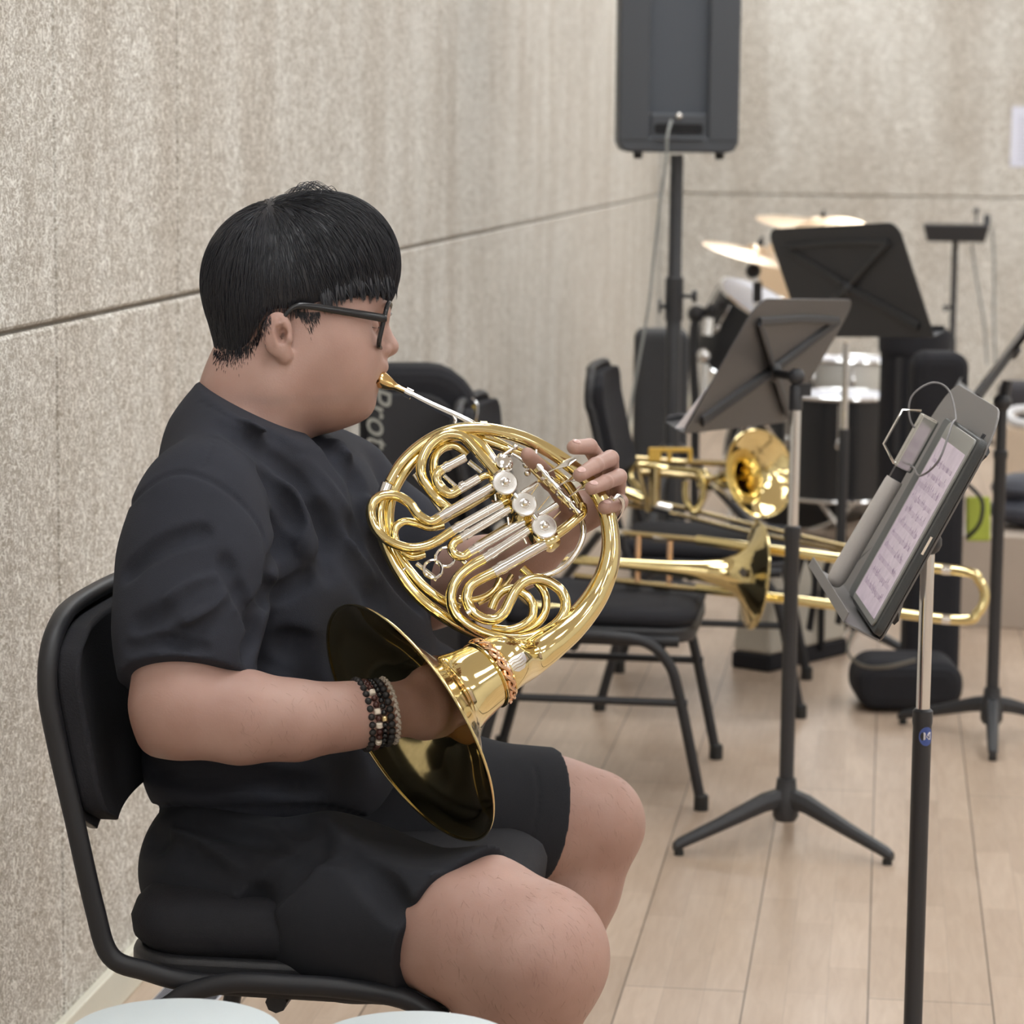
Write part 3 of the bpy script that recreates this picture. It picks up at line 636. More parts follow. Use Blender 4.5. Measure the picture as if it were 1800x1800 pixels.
b=MB(); q=[bc+ba_*t for t,_ in prof]; r_=[r for _,r in prof]
tp,tr=crom([q[-2],q[-1]]+[x for x,_ in tail],[r_[-2],r_[-1]]+[x for _,x in tail],7)
pts=q[:-1]+list(tp[7:]); rs=r_[:-1]+list(tr[7:])
b.tube(np.array(pts),np.array(rs),n,False)
def _bellfix(mb,n,cnt):            # keep the flare rings exactly square to the bell axis
    for i in range(cnt):
        c=pts[i]; V=[np.array(mb.v[i*n+k]) for k in range(n)]
        for k in range(n):
            d_=V[k]-c; d_=d_-ba_*(d_@ba_); mb.v[i*n+k]=tuple(c+_n(d_)*rs[i])
_bellfix(b,n,len(prof)-1)
bell=b.build('bell',M_BRASS,horn,angle=3.0); sm=bell.modifiers.new('s','SOLIDIFY'); sm.thickness=0.0007; sm.offset=0
b=MB(); b.tube([bc+(e0*math.cos(t)+e1_*math.sin(t))*.1500 for t in np.linspace(0,2*math.pi,96,endpoint=False)],.0016,10,closed=True); b.build('bell_rim',M_BRASS,bell)
# engraved wreath ring and the silver shield on the throat
wc=bc+ba_*.118; wr=.0392; tt=np.linspace(0,2*math.pi,120,endpoint=False)
for nm,ph in (('wreath_ring',0),('wreath_ring',math.pi)):
    b=MB(); b.tube([wc+ba_*(.0035*math.sin(9*t+ph))+(e0*math.cos(t)+e1_*math.sin(t))*(wr+.0010*math.cos(9*t+ph)) for t in tt],.0026,8,closed=True); b.build(nm,M_ROSE,bell)
b=MB(); b.tube([wc+ba_*.0075+(e0*math.cos(t)+e1_*math.sin(t))*(wr-.0022) for t in tt],.0016,8,closed=True); b.tube([wc-ba_*.0075+(e0*math.cos(t)+e1_*math.sin(t))*(wr+.0010) for t in tt],.0016,8,closed=True); b.build('throat_band',M_BRASS,bell)
from mathutils.bvhtree import BVHTree
_bw=world_m(horn); _bv=BVHTree.FromPolygons([_bw@v.co for v in bell.data.vertices],[tuple(p.vertices) for p in bell.data.polygons])
def onbell(px,py,lift=.0012):
    r=_n(P(px,py,1)-CC); h=_bv.ray_cast(Vector(CC),Vector(r)); p_=np.array(h[0]) if h[0] is not None else P(px,py,3.12); return p_-r*lift
su=_n(np.array([.82,-.57])); sv=np.array([.57,.82])
def sq(u,v,l=.0012): return onbell(910+su[0]*u+sv[0]*v,1166+su[1]*u+sv[1]*v,l)
oc=[(-19,-14),(-10,-11),(0,-16),(10,-11),(19,-14),(20,-2),(13,9),(0,17),(-13,9),(-20,-2)]; oc=[(a*.6+c*.4,b__*.6+d*.4) for (a,b__),(c,d) in zip(oc,oc[1:]+oc[:1]) for a,b__,c,d in ((a,b__,c,d),(c,d,a,b__))]
grid=[sq(0,0,.0018)]; nn=len(oc)
for k in (.5,1.0): grid+=[sq(u*k,v*k,.0016) for u,v in oc]
grid+=[sq(u,v,-.0005) for u,v in oc]; b=MB()
b.add(grid,[(0,1+i,1+(i+1)%nn) for i in range(nn)]+[(1+o_+i,1+o_+(i+1)%nn,1+o_+nn+(i+1)%nn,1+o_+nn+i) for o_ in (0,nn) for i in range(nn)])
shield=b.build('maker_shield',m_metal('engraved_silver',(0.85,0.83,0.8),0.3,0.1),bell,False)
b=MB()
for k in (-8,-3,2,7): b.tube([sq(-13,k,.0019),sq(-5,k-1,.0021),sq(5,k+1,.0021),sq(13,k,.0019)],.00035,4)
b.build('engraving',M_OLDB,shield)
# main ring, body side, with its ferrules
htube('main_ring',[(262,792,2),(226,900,0),(228,1010,0),(258,1130,0),(325,1270,0),(430,1410,0),(560,1520,0),(700,1608,-2),(850,1668,-6),(1000,1700,-10)],30)
htube('ferrule',[(270,770,3),(238,850,3)],33,M_NICK,res=2)
htube('ferrule',[(812,441,1),(850,443,1)],38,M_BRASS,res=2)
htube('inner_ring',[(1400,900,-10),(1330,780,-10),(1220,680,-9),(1080,600,-8),(930,545,-8),(800,505,-6),(700,488,-4),(600,505,0),(490,575,2),(395,665,2),(325,775,0),(288,880,-3),(280,1000,-5),(310,1130,-6),(370,1240,-6),(460,1350,-6),(570,1440,-8),(690,1500,-10)],27)
htube('brace',[(300,690,8),(330,730,8)],10,M_NICK,res=2)
htube('brace',[(335,1300,4),(372,1262,2)],9,M_NICK,res=2)
# upper loops of the B flat side
htube('tuning_slide',[(905,705,16),(850,640,15),(790,570,14),(725,500,12),(660,478,12),(590,485,12),(515,545,12),(472,630,12),(470,720,12),(515,800,12),(575,870,12),(650,930,8)],27)
htube('tuning_slide',[(880,612,6),(820,535,6),(765,495,5),(700,472,4),(640,478,3)],26)
htube('slide_sleeve',[(905,650,6),(868,600,6)],28,M_NICK,res=2)
htube('crook',[(735,600,2),(690,560,2),(640,545,3),(580,570,4),(540,630,5),(545,720,6),(600,800,6),(650,830,5)],22)
htube('crook',[(620,545,8),(570,585,8),(548,640,9),(552,700,10)],16)
# small valve slide (upper)
htube('valve_slide',[(588,684,16),(560,712,16),(560,760,16),(590,805,16),(640,826,16),(688,800,16)],26)
htube('slide_leg',[(580,690,16),(725,612,16)],24,M_NICK,res=2); htube('slide_leg',[(688,803,16),(805,735,16)],24,M_NICK,res=2)
for a,b__ in (((612,674),(628,702)),((704,790),(724,818))): htube('ferrule',[((a[0]+b__[0])/2-12,(a[1]+b__[1])/2-18+4,16.5),((a[0]+b__[0])/2+10,(a[1]+b__[1])/2-30+4,16.5)],28,M_NICK,res=2)
htube('slide_leg',[(600,720,8),(700,810,8)],11,M_NICK,res=2); htube('slide_leg',[(745,640,6),(820,700,6)],16,M_NICK,res=2)
htube('valve_crook',[(800,742,12),(850,720,12),(880,735,10),(885,790,6)],18)
for o in (0,36): htube('slide_leg',[(425+o*.9,712-o*.35,2),(500+o*.9,812-o*.35,2),(590+o*.6,935-o*.3,2)],13,M_NICK,res=3)
# left-hand slide loops
htube('valve_slide',[(575,965,20),(520,990,20),(455,955,20),(395,880,20),(320,838,20),(240,838,20),(188,875,20),(172,945,20),(200,1030,20),(270,1098,20),(360,1138,20),(450,1143,20),(545,1112,20),(650,1045,20)],26)
htube('valve_slide',[(600,1010,8),(520,1025,8),(440,1000,8),(370,990,8),(322,1020,8),(312,1080,8),(345,1150,8),(410,1195,8),(490,1180,8)],21)
LEG=[((565,968),(880,788),25,20),((640,1050),(940,882),25,20),((690,1092),(985,915),23,18),((752,1170),(1070,990),24,18),((835,1208),(1095,1040),25,20),((893,1288),(1190,1118),30,22)]
for (a,c,r,o) in LEG:
    htube('slide_leg',[(*a,o),(*c,o)],r,M_NICK,res=2)
    u=np.array(c)-np.array(a); L_=np.linalg.norm(u); u=u/L_
    htube('slide_ferrule',[(*(np.array(a)+u*40),o),(*(np.array(a)+u*75),o)],r+4,M_NICK,res=2)
    htube('slide_leg',[(*(np.array(c)-u*20),o-1),(*(np.array(c)+u*35),o-6)],r-3,M_BRASS,res=2)
for (a,c) in (((900,830),(905,868)),((975,965),(980,1010)),((1070,1090),(1085,1120)),((855,905),(862,940))): htube('water_key',[(*a,24),(*c,24)],7,M_NICK,res=2)
htube('valve_slide',[(700,1088,18),(662,1110,18),(645,1145,18),(665,1182,18),(710,1195,18),(752,1168,18)],24)
# thin tubes behind
htube('crook',[(560,1010,-2),(640,960,-2),(760,895,-2),(880,820,-2)],16); htube('crook',[(700,1020,-2),(900,900,-2)],14,M_OLDB)
htube('crook',[(800,1120,0),(1010,990,0)],15,M_OLDB); htube('crook',[(880,1290,2),(1130,1150,2)],16,M_OLDB)
# lower slide: one long S shaped loop and its companions
htube('main_tuning_slide',[(835,1208,20),(760,1250,20),(690,1310,20),(648,1390,20),(645,1470,20),(680,1545,20),(755,1605,20),(860,1652,20),(980,1680,20),(1090,1672,19),(1200,1632,18),(1285,1560,17),(1315,1480,17),(1290,1400,17),(1220,1345,17),(1140,1325,18),(1070,1345,19),(1020,1395,20),(985,1460,21),(950,1525,22),(895,1562,22),(825,1555,22),(762,1510,22),(732,1440,22),(752,1370,22),(810,1328,22),(893,1288,22)],28)
htube('valve_slide',[(1060,1262,2),(1130,1330,4),(1185,1400,6),(1200,1480,6),(1170,1560,6),(1100,1615,6),(1000,1640,6),(900,1630,4)],23)
htube('valve_slide',[(880,1500,10),(905,1440,11),(950,1395,12),(1010,1385,12),(1075,1415,12),(1120,1475,12),(1115,1550,12),(1060,1600,12),(980,1625,12),(880,1615,10)],24)
htube('crook',[(930,1320,4),(900,1385,4),(840,1430,4),(760,1450,4),(690,1440,2)],17); htube('crook',[(1000,1300,0),(960,1360,0),(890,1420,0),(800,1470,0)],15,M_OLDB)
htube('brace',[(735,1530,30),(755,1515,30)],14,M_NICK,res=2)
# rotary valves
vn=_n(NV*.90+UV*.36+RV*.20)
for i,(X,Y) in enumerate(((958,765),(1072,890),(1188,1020))):
    c=z1(X,Y,30); b=MB(); b.lathe(c-vn*.034,vn,[(0,.0125),(.004,.0150),(.022,.0150),(.024,.0135),(.032,.0135)],32)
    v=b.build('rotary_valve',M_BRASS,horn)
    b=MB(); b.lathe(c,vn,[(-.002,.0142),(.000,.0149),(.0022,.0149),(.0030,.0140),(.0026,.0135),(.0030,.0105),(.0032,.0062)],48); b.build('valve_cap',M_CAPM,v)
    b=MB(); b.lathe(c+vn*.003,vn,[(0,.0060),(.0015,.0056),(.0020,.0042),(.0045,.0040),(.0060,.0026),(.0064,.0004)],24); b.build('cap_nut',M_NICK,v)
for a,c in (((1010,828),(1030,850)),((1125,950),(1142,972))):
    htube('bridge',[(*a,32),(*c,32)],12,M_CAPM,res=2)
b=MB(); b.lathe(z1(1190,1075,14)-vn*.01,vn,[(0,.014),(.018,.0155),(.020,.013)],24); b.lathe(z1(1230,1110,10)-vn*.01,vn,[(0,.009),(.014,.010)],20); b.build('valve_body',M_BRASS,horn)
b=MB()
for X,Y in ((890,800),(960,870),(1010,930),(1075,985),(1110,1040)): b.ball(z1(X,Y,10),rz(34),14)
b.build('valve_body',M_OLDB,horn)
# tubes leaving the valves to the right
htube('connecting_tube',[(1060,822,10),(1150,765,10)],16,M_NICK,res=2); htube('connecting_tube',[(1160,955,12),(1265,888,12)],17,M_NICK,res=2)
htube('connecting_tube',[(1245,1075,16),(1320,1020,16),(1385,965,14),(1412,935,8),(1410,900,0)],27,M_BRASS)
htube('connecting_tube',[(1410,985,-2),(1418,1060,0),(1388,1150,2),(1320,1240,3),(1230,1295,3),(1130,1318,2),(1040,1325,0)],16,M_NICK)
htube('connecting_tube',[(1150,740,4),(1220,745,4),(1270,770,2)],20,M_BRASS)
htube('linkage',[(1220,840,16),(1150,925,16)],3,M_OLDB,res=2); htube('linkage',[(1285,930,16),(1235,980,16)],3,M_OLDB,res=2); htube('linkage',[(1155,770,16),(1100,850,16)],3,M_OLDB,res=2)
# lever assembly
htube('lever_rod',[(1125,632,26),(1392,935,24)],11,M_NICK,res=2)
htube('lever_rod',[(1105,680,20),(1370,985-50,20)],9,M_OLDB,res=2)
for k in range(9):
    t=k/8; htube('lever_hinge',[(1128+258*t-9,640+288*t-11,26),(1128+258*t+9,640+288*t+11,26)],17+3*(k%2),M_NICK,res=2)
for k in range(6):
    t=(k+.5)/6; b=MB(); b.box(z1(1118+250*t,672+270*t,22),(.0045,.0045,.006),np.array([_n(z1(1390,935)-z1(1125,632)),np.cross(vn,_n(z1(1390,935)-z1(1125,632))),vn])); b.build('spring_post',M_NICK if k%2 else M_BRASS,horn,False)
def lever(a,mid,tip,wtip):
    A,Bm,T_=z1(*a),z1(*mid),z1(*tip); b=MB(); b.tube([A,A*.4+Bm*.6,Bm,Bm*.45+T_*.55,T_],[.0022,.0022,.0032,wtip,wtip*.55],12,flat=(.28,1.0),up=_n(UV*.8+NV*.4),res=5); return b.build('finger_lever',M_NICK,horn)
lever((1205,702,26),(1265,672,30),(1372,622,34),.0080); lever((1272,778,26),(1330,748,32),(1400,722,38),.0080); lever((1335,842,26),(1395,800,32),(1475,770,38),.0080)
b=MB(); b.ball(z1(1018,552,20),rz(17),14); b.tube([z1(1018,552,20),z1(935,608,18)],rz(9),8); b.ball(z1(935,610,18),rz(20),14); b.lathe(z1(948,655,10),_n(NV+.3*UV),[(0,rz(52)),(.004,rz(52)),(.005,rz(40)),(.012,rz(36)),(.013,rz(18))],20); b.ball(z1(985,665,16),rz(17),12); b.build('thumb_valve',M_NICK,horn)
htube('thumb_lever',[(1000,590,14),(1050,620,16),(1085,655,18)],10,M_NICK,res=4); b=MB(); b.ball(z1(1085,655,18),rz(22),14); b.ball(z1(1130,630,26),rz(19),14); b.ball(z1(1090,705,14),rz(18),12); b.build('thumb_lever_joint',M_NICK,horn)
htube('thumb_lever',[(1142,570,20),(1138,625,24)],6,M_NICK,res=2)
# pull rings
for X,Y,r in ((610,1198,49),(537,1268,47)):
    c=z1(X,Y,16); b=MB(); b.tube([c+(RV*math.cos(t)+UV*math.sin(t)*.98)*rz(r) for t in np.linspace(0,2*math.pi,40,endpoint=False)],rz(8),8,closed=True); b.build('pull_ring',M_NICK,horn)
htube('brace',[(572,1222,14),(560,1240,14)],9,M_NICK,res=2); htube('slide_leg',[(440,1235,0),(560,1330,0)],12,M_NICK,res=2); htube('slide_leg',[(660,1165,4),(740,1250,4)],12,M_NICK,res=2)
# lead pipe and mouthpiece
m0=HP(664,667,0); d0m=3.2+DP
def lp(px,py,t): return P(px,py,3.255*(1-t)+3.21*t)
LPp=[(708,688),(722,693),(790,731),(826,743),(880,775),(940,812)]
b=MB(); b.tube([lp(712,688,.2),lp(760,713,.4),lp(826,744,.7),lp(900,790,.9)],[.0036,.0043,.0050,.0055],14,res=4); b.build('lead_pipe',M_NICK,horn)
b=MB(); b.tube([lp(713,688.5,.2),lp(724,694,.22)],.0058,14); b.build('receiver',M_NICK,horn)
htube('brace',[(655,372,-14),(668,395,-12),(660,418,-8)],9,M_NICK,res=4)
ma=_n(lp(712,688,.2)-lp(662,664,.0)); b=MB(); b.lathe(lp(665,665.5,-.15),ma,[(0,.0085),(.0008,.0100),(.003,.0104),(.007,.0100),(.014,.0080),(.020,.0056),(.024,.0040),(.027,.0041),(.030,.0036),(.040,.0036)],28); b.build('mouthpiece',m_metal('gold_plate',(0.83,0.58,0.26),0.15),horn)
# finger hook for the little finger
b=MB(); hk=[(1074,874,3.10),(1080,877,3.095),(1086,872,3.10),(1093,878,3.12),(1095,890,3.15),(1091,903,3.17),(1082,916,3.185),(1077,930,3.195)]
b.tube([SP(x,y,d-.015) for x,y,d in hk],[.0022,.0026,.003,.003,.0024,.0022,.0022,.002],10,res=5); b.build('little_finger_hook',M_NICK,horn)
# ---------------------------------------------------------------- worn things
def HL(f,l,u): return HO+HAX[0]*f+HAX[1]*l+HAX[2]*u
M_FRAME=mat('black_acetate',(0.012,0.012,0.014),0.25); 
M_LENS,_n2,_b2=new_mat('spectacle_lens'); _b2.inputs['Alpha'].default_value=0.10; _b2.inputs['Roughness'].default_value=0; _b2.inputs['IOR'].default_value=1.45; _b2.inputs['Base Color'].default_value=(1,1,1,1)
gl=empty('glasses',HO,'black framed glasses worn by the seated player','glasses')
def gf(l,u): return .1000-.17*(l*l)/.07+ .0060*(u+.006)/.026
for s in (1,-1):
    c0=.0355*s; pr=rrect(.054,.052,.012)
    loop=[HL(gf(c0+x,u-.0095),c0+x,u-.0095) for x,u in pr]
    b=MB(); b.tube(loop,.0029,8,closed=True); rim=b.build('rim',M_FRAME,gl)
    b=MB(); cc=HL(gf(c0,-.006),c0,-.006); b.add([cc]+loop+[x-HAX[0]*.0012 for x in loop]+[cc-HAX[0]*.0012],[(0,1+i,1+(i+1)%len(loop)) for i in range(len(loop))]+[(2*len(loop)+1,len(loop)+1+(i+1)%len(loop),len(loop)+1+i) for i in range(len(loop))]); b.build('lens',M_LENS,gl)
    b=MB(); hinge=HL(gf(.064*s,-.002)-.001,.066*s,-.0030)
    b.tube([HL(gf(.062*s,.0),.063*s,-.0025),hinge,HL(.06,.0760*s,.0008),HL(.0,.0855*s,.0085),HL(-.018,.0860*s,.0065),HL(-.030,.0850*s,-.006)],[.0032,.0042,.0040,.0034,.0026,.0018],8,flat=(1.15,.5),up=HAX[2],res=5); b.build('temple',M_FRAME,gl)
b=MB(); b.tube([HL(gf(.009,.004)+.001,.009,.004),HL(gf(0,.006)+.004,0,.007),HL(gf(.009,.004)+.001,-.009,.004)],.0022,8,res=5); b.build('bridge',M_FRAME,gl)
M_BEAD=mat('matte_black_bead',(0.018,0.016,0.016),0.55); M_BEADG=mat('glossy_black_bead',(0.012,0.012,0.013),0.18); M_WOODB=mat('dark_red_wood_bead',(0.06,0.018,0.014),0.35); M_BONE=mat('bone_bead',(0.75,0.66,0.55),0.5); M_BRAID=mat('braided_grey_cord',(0.42,0.36,0.30),0.8,noise=0.2,nscale=400); M_LINK=m_metal('steel_links',(0.6,0.6,0.6),0.2)
ax_arm=_n(SP(690,1252,2.96)-SP(600,1260,2.94))
def bracelet(x0,y0,x1,y1,rb,nb,m,label,special=None,m2=None,braid=False,rs_=1.06):
    d=2.95+DP; a=P(x0,y0,d); c=P(x1,y1,d); ctr=(a+c)/2; e=(a-c)/2; R=np.linalg.norm(e); e=e/R; R*=rs_; f=_n(NV-ax_arm*(NV@ax_arm)); f=_n(f-e*(f@e)); tt=np.linspace(0,2*math.pi,nb,endpoint=False)
    root=empty('bracelet',ctr,label,'bracelet'); mid=MB(); sp=MB()
    for k,t in enumerate(tt):
        q=ctr+e*math.cos(t)*R+f*math.sin(t)*R*.97; tan=-e*math.sin(t)+f*math.cos(t)
        if braid:
            q=q+ax_arm*.0016*math.sin(k*2.1)+(q-ctr)/R*.001*math.cos(k*2.1); (mid).ball(q,(rb*1.5,rb,rb),6,orth(tan+ax_arm*math.sin(k*2.1)*.8,ax_arm))
        elif special and k in special: (sp).lathe(q-tan*rb*.9,tan,[(0,rb*.75),(rb*.3,rb*1.05),(rb*1.5,rb*1.05),(rb*1.8,rb*.75)],12)
        else: mid.ball(q,rb,10,orth(tan,ax_arm))
    mid.build('bead_string',m,root)
    if sp.v: sp.build('pale_bead',m2,root)
bracelet(627,1203,644,1309,.0041,27,M_BEAD,'matte black bead bracelet, outermost on the forearm side of the stack',rs_=1.14)
bracelet(640,1203,657,1309,.0036,30,M_WOODB,'dark red bead bracelet with pale carved beads on the near wrist',(4,7,9,12),M_BONE,rs_=1.09)
bracelet(651,1200,667,1308,.0033,33,M_BEADG,'glossy small black bead bracelet with one gold bead',(9,),m_metal('gold_bead',(0.85,0.7,0.4),0.3))
bracelet(662,1201,680,1304,.0042,26,M_BEAD,'large black bead bracelet beside the pale braided cord')
bracelet(673,1196,692,1302,.0020,90,M_BRAID,'pale grey braided cord bracelet nearest the hand',braid=True)
wr=empty('watch_band',SP(980,945,3.26),'steel link bracelet on the wrist behind the horn','bracelet')
b=MB(); c=SP(982,940,3.26); wa=_n(SP(1035,890,3.235)-SP(920,975,3.27)); e=orth(wa,UV)[1]; f=np.cross(wa,e)
for k in range(26):
    t=2*math.pi*k/26; q=c+e*math.cos(t)*.0285+f*math.sin(t)*.0275; tn=-e*math.sin(t)+f*math.cos(t); ax3=np.array([wa,tn,np.cross(wa,tn)]); b.box(q,(.0085,.0052,.0026),ax3); b.box(q+tn*.0033,(.0045,.003,.0022),ax3)
b.build('links',M_LINK,wr,False)
# ---------------------------------------------------------------- chairs
M_BLKM=mat('black_powder_coat',(0.015,0.015,0.018),0.5); M_UPH=mat('black_upholstery',(0.020,0.020,0.024),0.85,noise=0.1,nscale=60,bump=0.4,bscale=500,spec=0.25); M_RUB=mat('black_rubber',(0.012,0.012,0.012),0.6); M_PLAS=mat('black_plastic_shell',(0.022,0.022,0.025),0.42,bump=0.2,bscale=700)
def chair(cx,cy,label,rail=.365,w=.45,top=.825,bot=.555,ch=.6):
    root=empty('music_chair',(cx,cy,0),label,'chair','black stacking chairs')
    Y=lambda s:cy+s*w/2
    def pts(l,s,dy=0.0): return [(cx+x,Y(s)+dy*s,z) for x,z in l]
    for s in (-1,1):
        for nm,l in (('leg',[(-.235,.012),(-.165,rail-.095),(-.130,rail-.03),(-.07,rail-.005),(-.0,rail-.003)]),('leg',[(.255,.012),(.205,rail-.125),(.180,rail-.055),(.135,rail-.015),(.06,rail-.004),(0,rail-.003)])):
            b=MB(); b.tube(pts(l,s,.018),.0115,12,res=6); lg=b.build(nm,M_BLKM,root)
            b=MB(); b.lathe(pts([l[0]],s,.018)[0]+np.array([0,0,-.012]),(0,0,1),[(0,.0155),(.030,.0155),(.034,.012)],16); b.build('rubber_foot',M_RUB,lg)
        b=MB(); b.tube(pts([(-.195,rail-.14),(.222,rail-.14)],s,.018),.0085,10); b.build('stretcher',M_BLKM,root)
    side=[(-.274,top-.075),(-.264,.72),(-.246,.64),(-.224,.54),(-.206,.485),(-.165,rail-.002),(-.11,rail-.012),(.02,rail-.014),(.20,rail-.014)]
    arch=[(cx-.275,Y(-1)+.012,top-.030),(cx-.276,Y(-1)+.055,top-.004),(cx-.286,cy-.08,top),(cx-.286,cy+.08,top),(cx-.276,Y(1)-.055,top-.004),(cx-.275,Y(1)-.012,top-.030)]
    b=MB(); b.tube(pts(side[::-1],-1)+arch+pts(side,1),.0100,12,flat=(1.15,1.0),res=6); b.build('back_frame',M_BLKM,root)
    b=MB(); b.tube([(cx-.02,Y(-1),rail-.03),(cx-.02,Y(1),rail-.03)],.012,8); b.tube([(cx+.16,Y(-1),rail-.03),(cx+.16,Y(1),rail-.03)],.012,8); b.build('crossbar',M_BLKM,root)
    b=MB(); pr=rrect(.43,w-.02,.07); b.prism(pr,(cx+.015,cy,rail+.0),np.eye(3),-.022,.012); b.build('seat_pan',M_PLAS,root,bevel=.008)
    b=MB(); n=len(pr); V=[];F=[]
    for i,(sc,z) in enumerate(((.95,.0),(1.0,.014),(1.01,.034),(.985,.050),(.93,.060),(.75,.066),(.4,.069))): V+=[(cx+.015+u*sc,cy+v*sc,rail+.010+z*ch) for u,v in pr]
    for i in range(6): F+=[(i*n+k,i*n+(k+1)%n,(i+1)*n+(k+1)%n,(i+1)*n+k) for k in range(n)]
    F+=[tuple(range(n-1,-1,-1)),tuple(6*n+k for k in range(n))]; b.add(V,F); b.build('seat_cushion',M_UPH,root,angle=1.2)
    def backp(name,m,off,t,h0,h1,ww,rr):
        b=MB(); N=18; Mz=12; g=[]
        for j in range(Mz+1):
            v=j/Mz; z=h0+(h1-h0)*v; xb=np.interp(z,[.50,.54,.64,top-.07,top],[-.212,-.224,-.246,-.272,-.275])
            hw=ww/2; e=min(v,1-v)*(h1-h0); 
            if e<rr: hw-=rr-math.sqrt(max(0,rr*rr-(rr-e)**2))
            for i in range(N+1):
                u=-1+2*i/N; y=cy+u*hw; cur=-.020*(1-u*u); g.append((cx+xb+cur+off,y,z))
        A=[np.array(q) for q in g]; Bk=[q+np.array([t,0,0]) for q in A]; L=len(A); F=[]
        for j in range(Mz):
            for i in range(N):
                a=j*(N+1)+i; F+=[(a,a+1,a+N+2,a+N+1),(L+a,L+a+N+1,L+a+N+2,L+a+1)]
        per=[i for i in range(N+1)]+[(j)*(N+1)+N for j in range(1,Mz+1)]+[Mz*(N+1)+i for i in range(N-1,-1,-1)]+[j*(N+1) for j in range(Mz-1,0,-1)]
        for a,c in zip(per,per[1:]+per[:1]): F.append((a,L+a,L+c,c))
        b.add(A+Bk,F); return b.build(name,m,root,bevel=min(.006,t*.3))
    backp('back_shell',M_PLAS,-.004,.012,bot-.010,top-.004,w+.0,.05); backp('back_cushion',M_UPH,.006,.028,bot,top-.012,w-.008,.05)
    return root
pc=P(165,1662,3.0); chair(pc[0]+.222,pc[1]+.235,'black padded chair the horn player is sitting on',rail=.472,top=.852,bot=.625,ch=1.0)
f=G(1228,1424); chair(f[0]-.250,f[1]+.245,'black padded chair with a trombone lying across its seat')
f=G(1403,1262); chair(f[0]-.250,f[1]+.245,'black padded chair farther back, holding the trombone whose bell faces the viewer')
# ---------------------------------------------------------------- music stands
M_STD=mat('stand_black',(0.027,0.028,0.032),0.45,bump=0.1,bscale=900); M_DESK=mat('stand_desk_charcoal',(0.070,0.070,0.076),0.38,bump=0.25,bscale=1300,spec=0.6); M_PAPER=mat('paper',(0.74,0.74,0.80),0.8); M_INK=mat('ink',(0.03,0.03,0.04),0.7)
def desk(root,BL,L,U,w_,h,top_r,back_ribs=True,name='desk',ledge=.045,m=None,lipdir=1):
    """BL: lower corner, L along the lower edge, U up the face; the reader's side is lipdir * (U x L)"""
    L=_n(L); U=_n(U-L*(U@L)); N=np.cross(U,L)*lipdir; m=m or M_DESK; ax=np.array([L,U,N]); c=np.asarray(BL)+L*w_/2+U*h/2
    b=MB(); b.prism(rrect(w_,h,.02,tl=[top_r,top_r,.012,.012]),c,ax,-.0015,.0015); d=b.build(name,m,root,False,bevel=.001)
    b=MB(); b.prism(rrect(w_,ledge,.012),c-U*h/2+N*ledge/2,np.array([L,N,np.cross(L,N)]),-.0015,.0015); b.box(c-U*(h/2-.006)+N*ledge,(w_*.98,.014,.002),ax); b.build('ledge',m,root,False,bevel=.0008)
    b=MB(); q=-N*.006
    if back_ribs:
        for su in (-1,1):
            b.tube([c+q*1.5-U*.01,c+L*su*w_*.40+U*h*.34+q],.0105,6,flat=(1,.5)); b.tube([c+q*1.5-U*.01,c+L*su*w_*.42-U*h*.40+q],.0135,6,flat=(1,.5))
        b.tube([c+L*w_*.40+U*h*.34+q,c+U*h*.36+q,c-L*w_*.40+U*h*.34+q],.0090,6,flat=(1,.5))
        b.lathe(c-N*.003-U*.015,-N,[(0,.022),(.012,.020),(.022,.012)],16); b.build('back_rib',M_STD,root)
    return ax,c
def tripod(root,x,y,R,ang0,hub=.085):
    b=MB(); b.lathe((x,y,hub-.05),(0,0,1),[(0,.020),(.01,.026),(.05,.026),(.062,.021),(.085,.019)],24); b.build('hub',M_STD,root)
    for k in range(3):
        a=math.radians(ang0+120*k); d=np.array([math.cos(a),math.sin(a),0]); s=np.array([-d[1],d[0],0]); b=MB()
        secs=[(.012,hub-.005,.018,.020),(.05,hub-.012,.017,.019),(R*.6,hub*.52,.014,.014),(R-.012,.022,.0125,.011),(R,.016,.009,.009)]
        V=[];F=[]
        for r,z,hw,hh in secs:
            cc=np.array([x,y,z])+d*r
            V+=[cc+s*hw*.6+UP*hh,cc+s*hw+UP*hh*.2,cc+s*hw*.7-UP*hh*.8,cc-s*hw*.7-UP*hh*.8,cc-s*hw-UP*hh*.2*-1,cc-s*hw*.6+UP*hh]
        for i in range(len(secs)-1): F+=[(i*6+j,i*6+(j+1)%6,(i+1)*6+(j+1)%6,(i+1)*6+j) for j in range(6)]
        F+=[tuple(range(5,-1,-1)),tuple(24+j for j in range(6))]; b.add(V,F); lg=b.build('leg',M_STD,root,True,bevel=.002)
        b=MB(); b.lathe(np.array([x,y,0])+d*(R-.012),(0,0,1),[(0,.010),(.012,.009)],12); b.build('rubber_foot',M_RUB,lg)
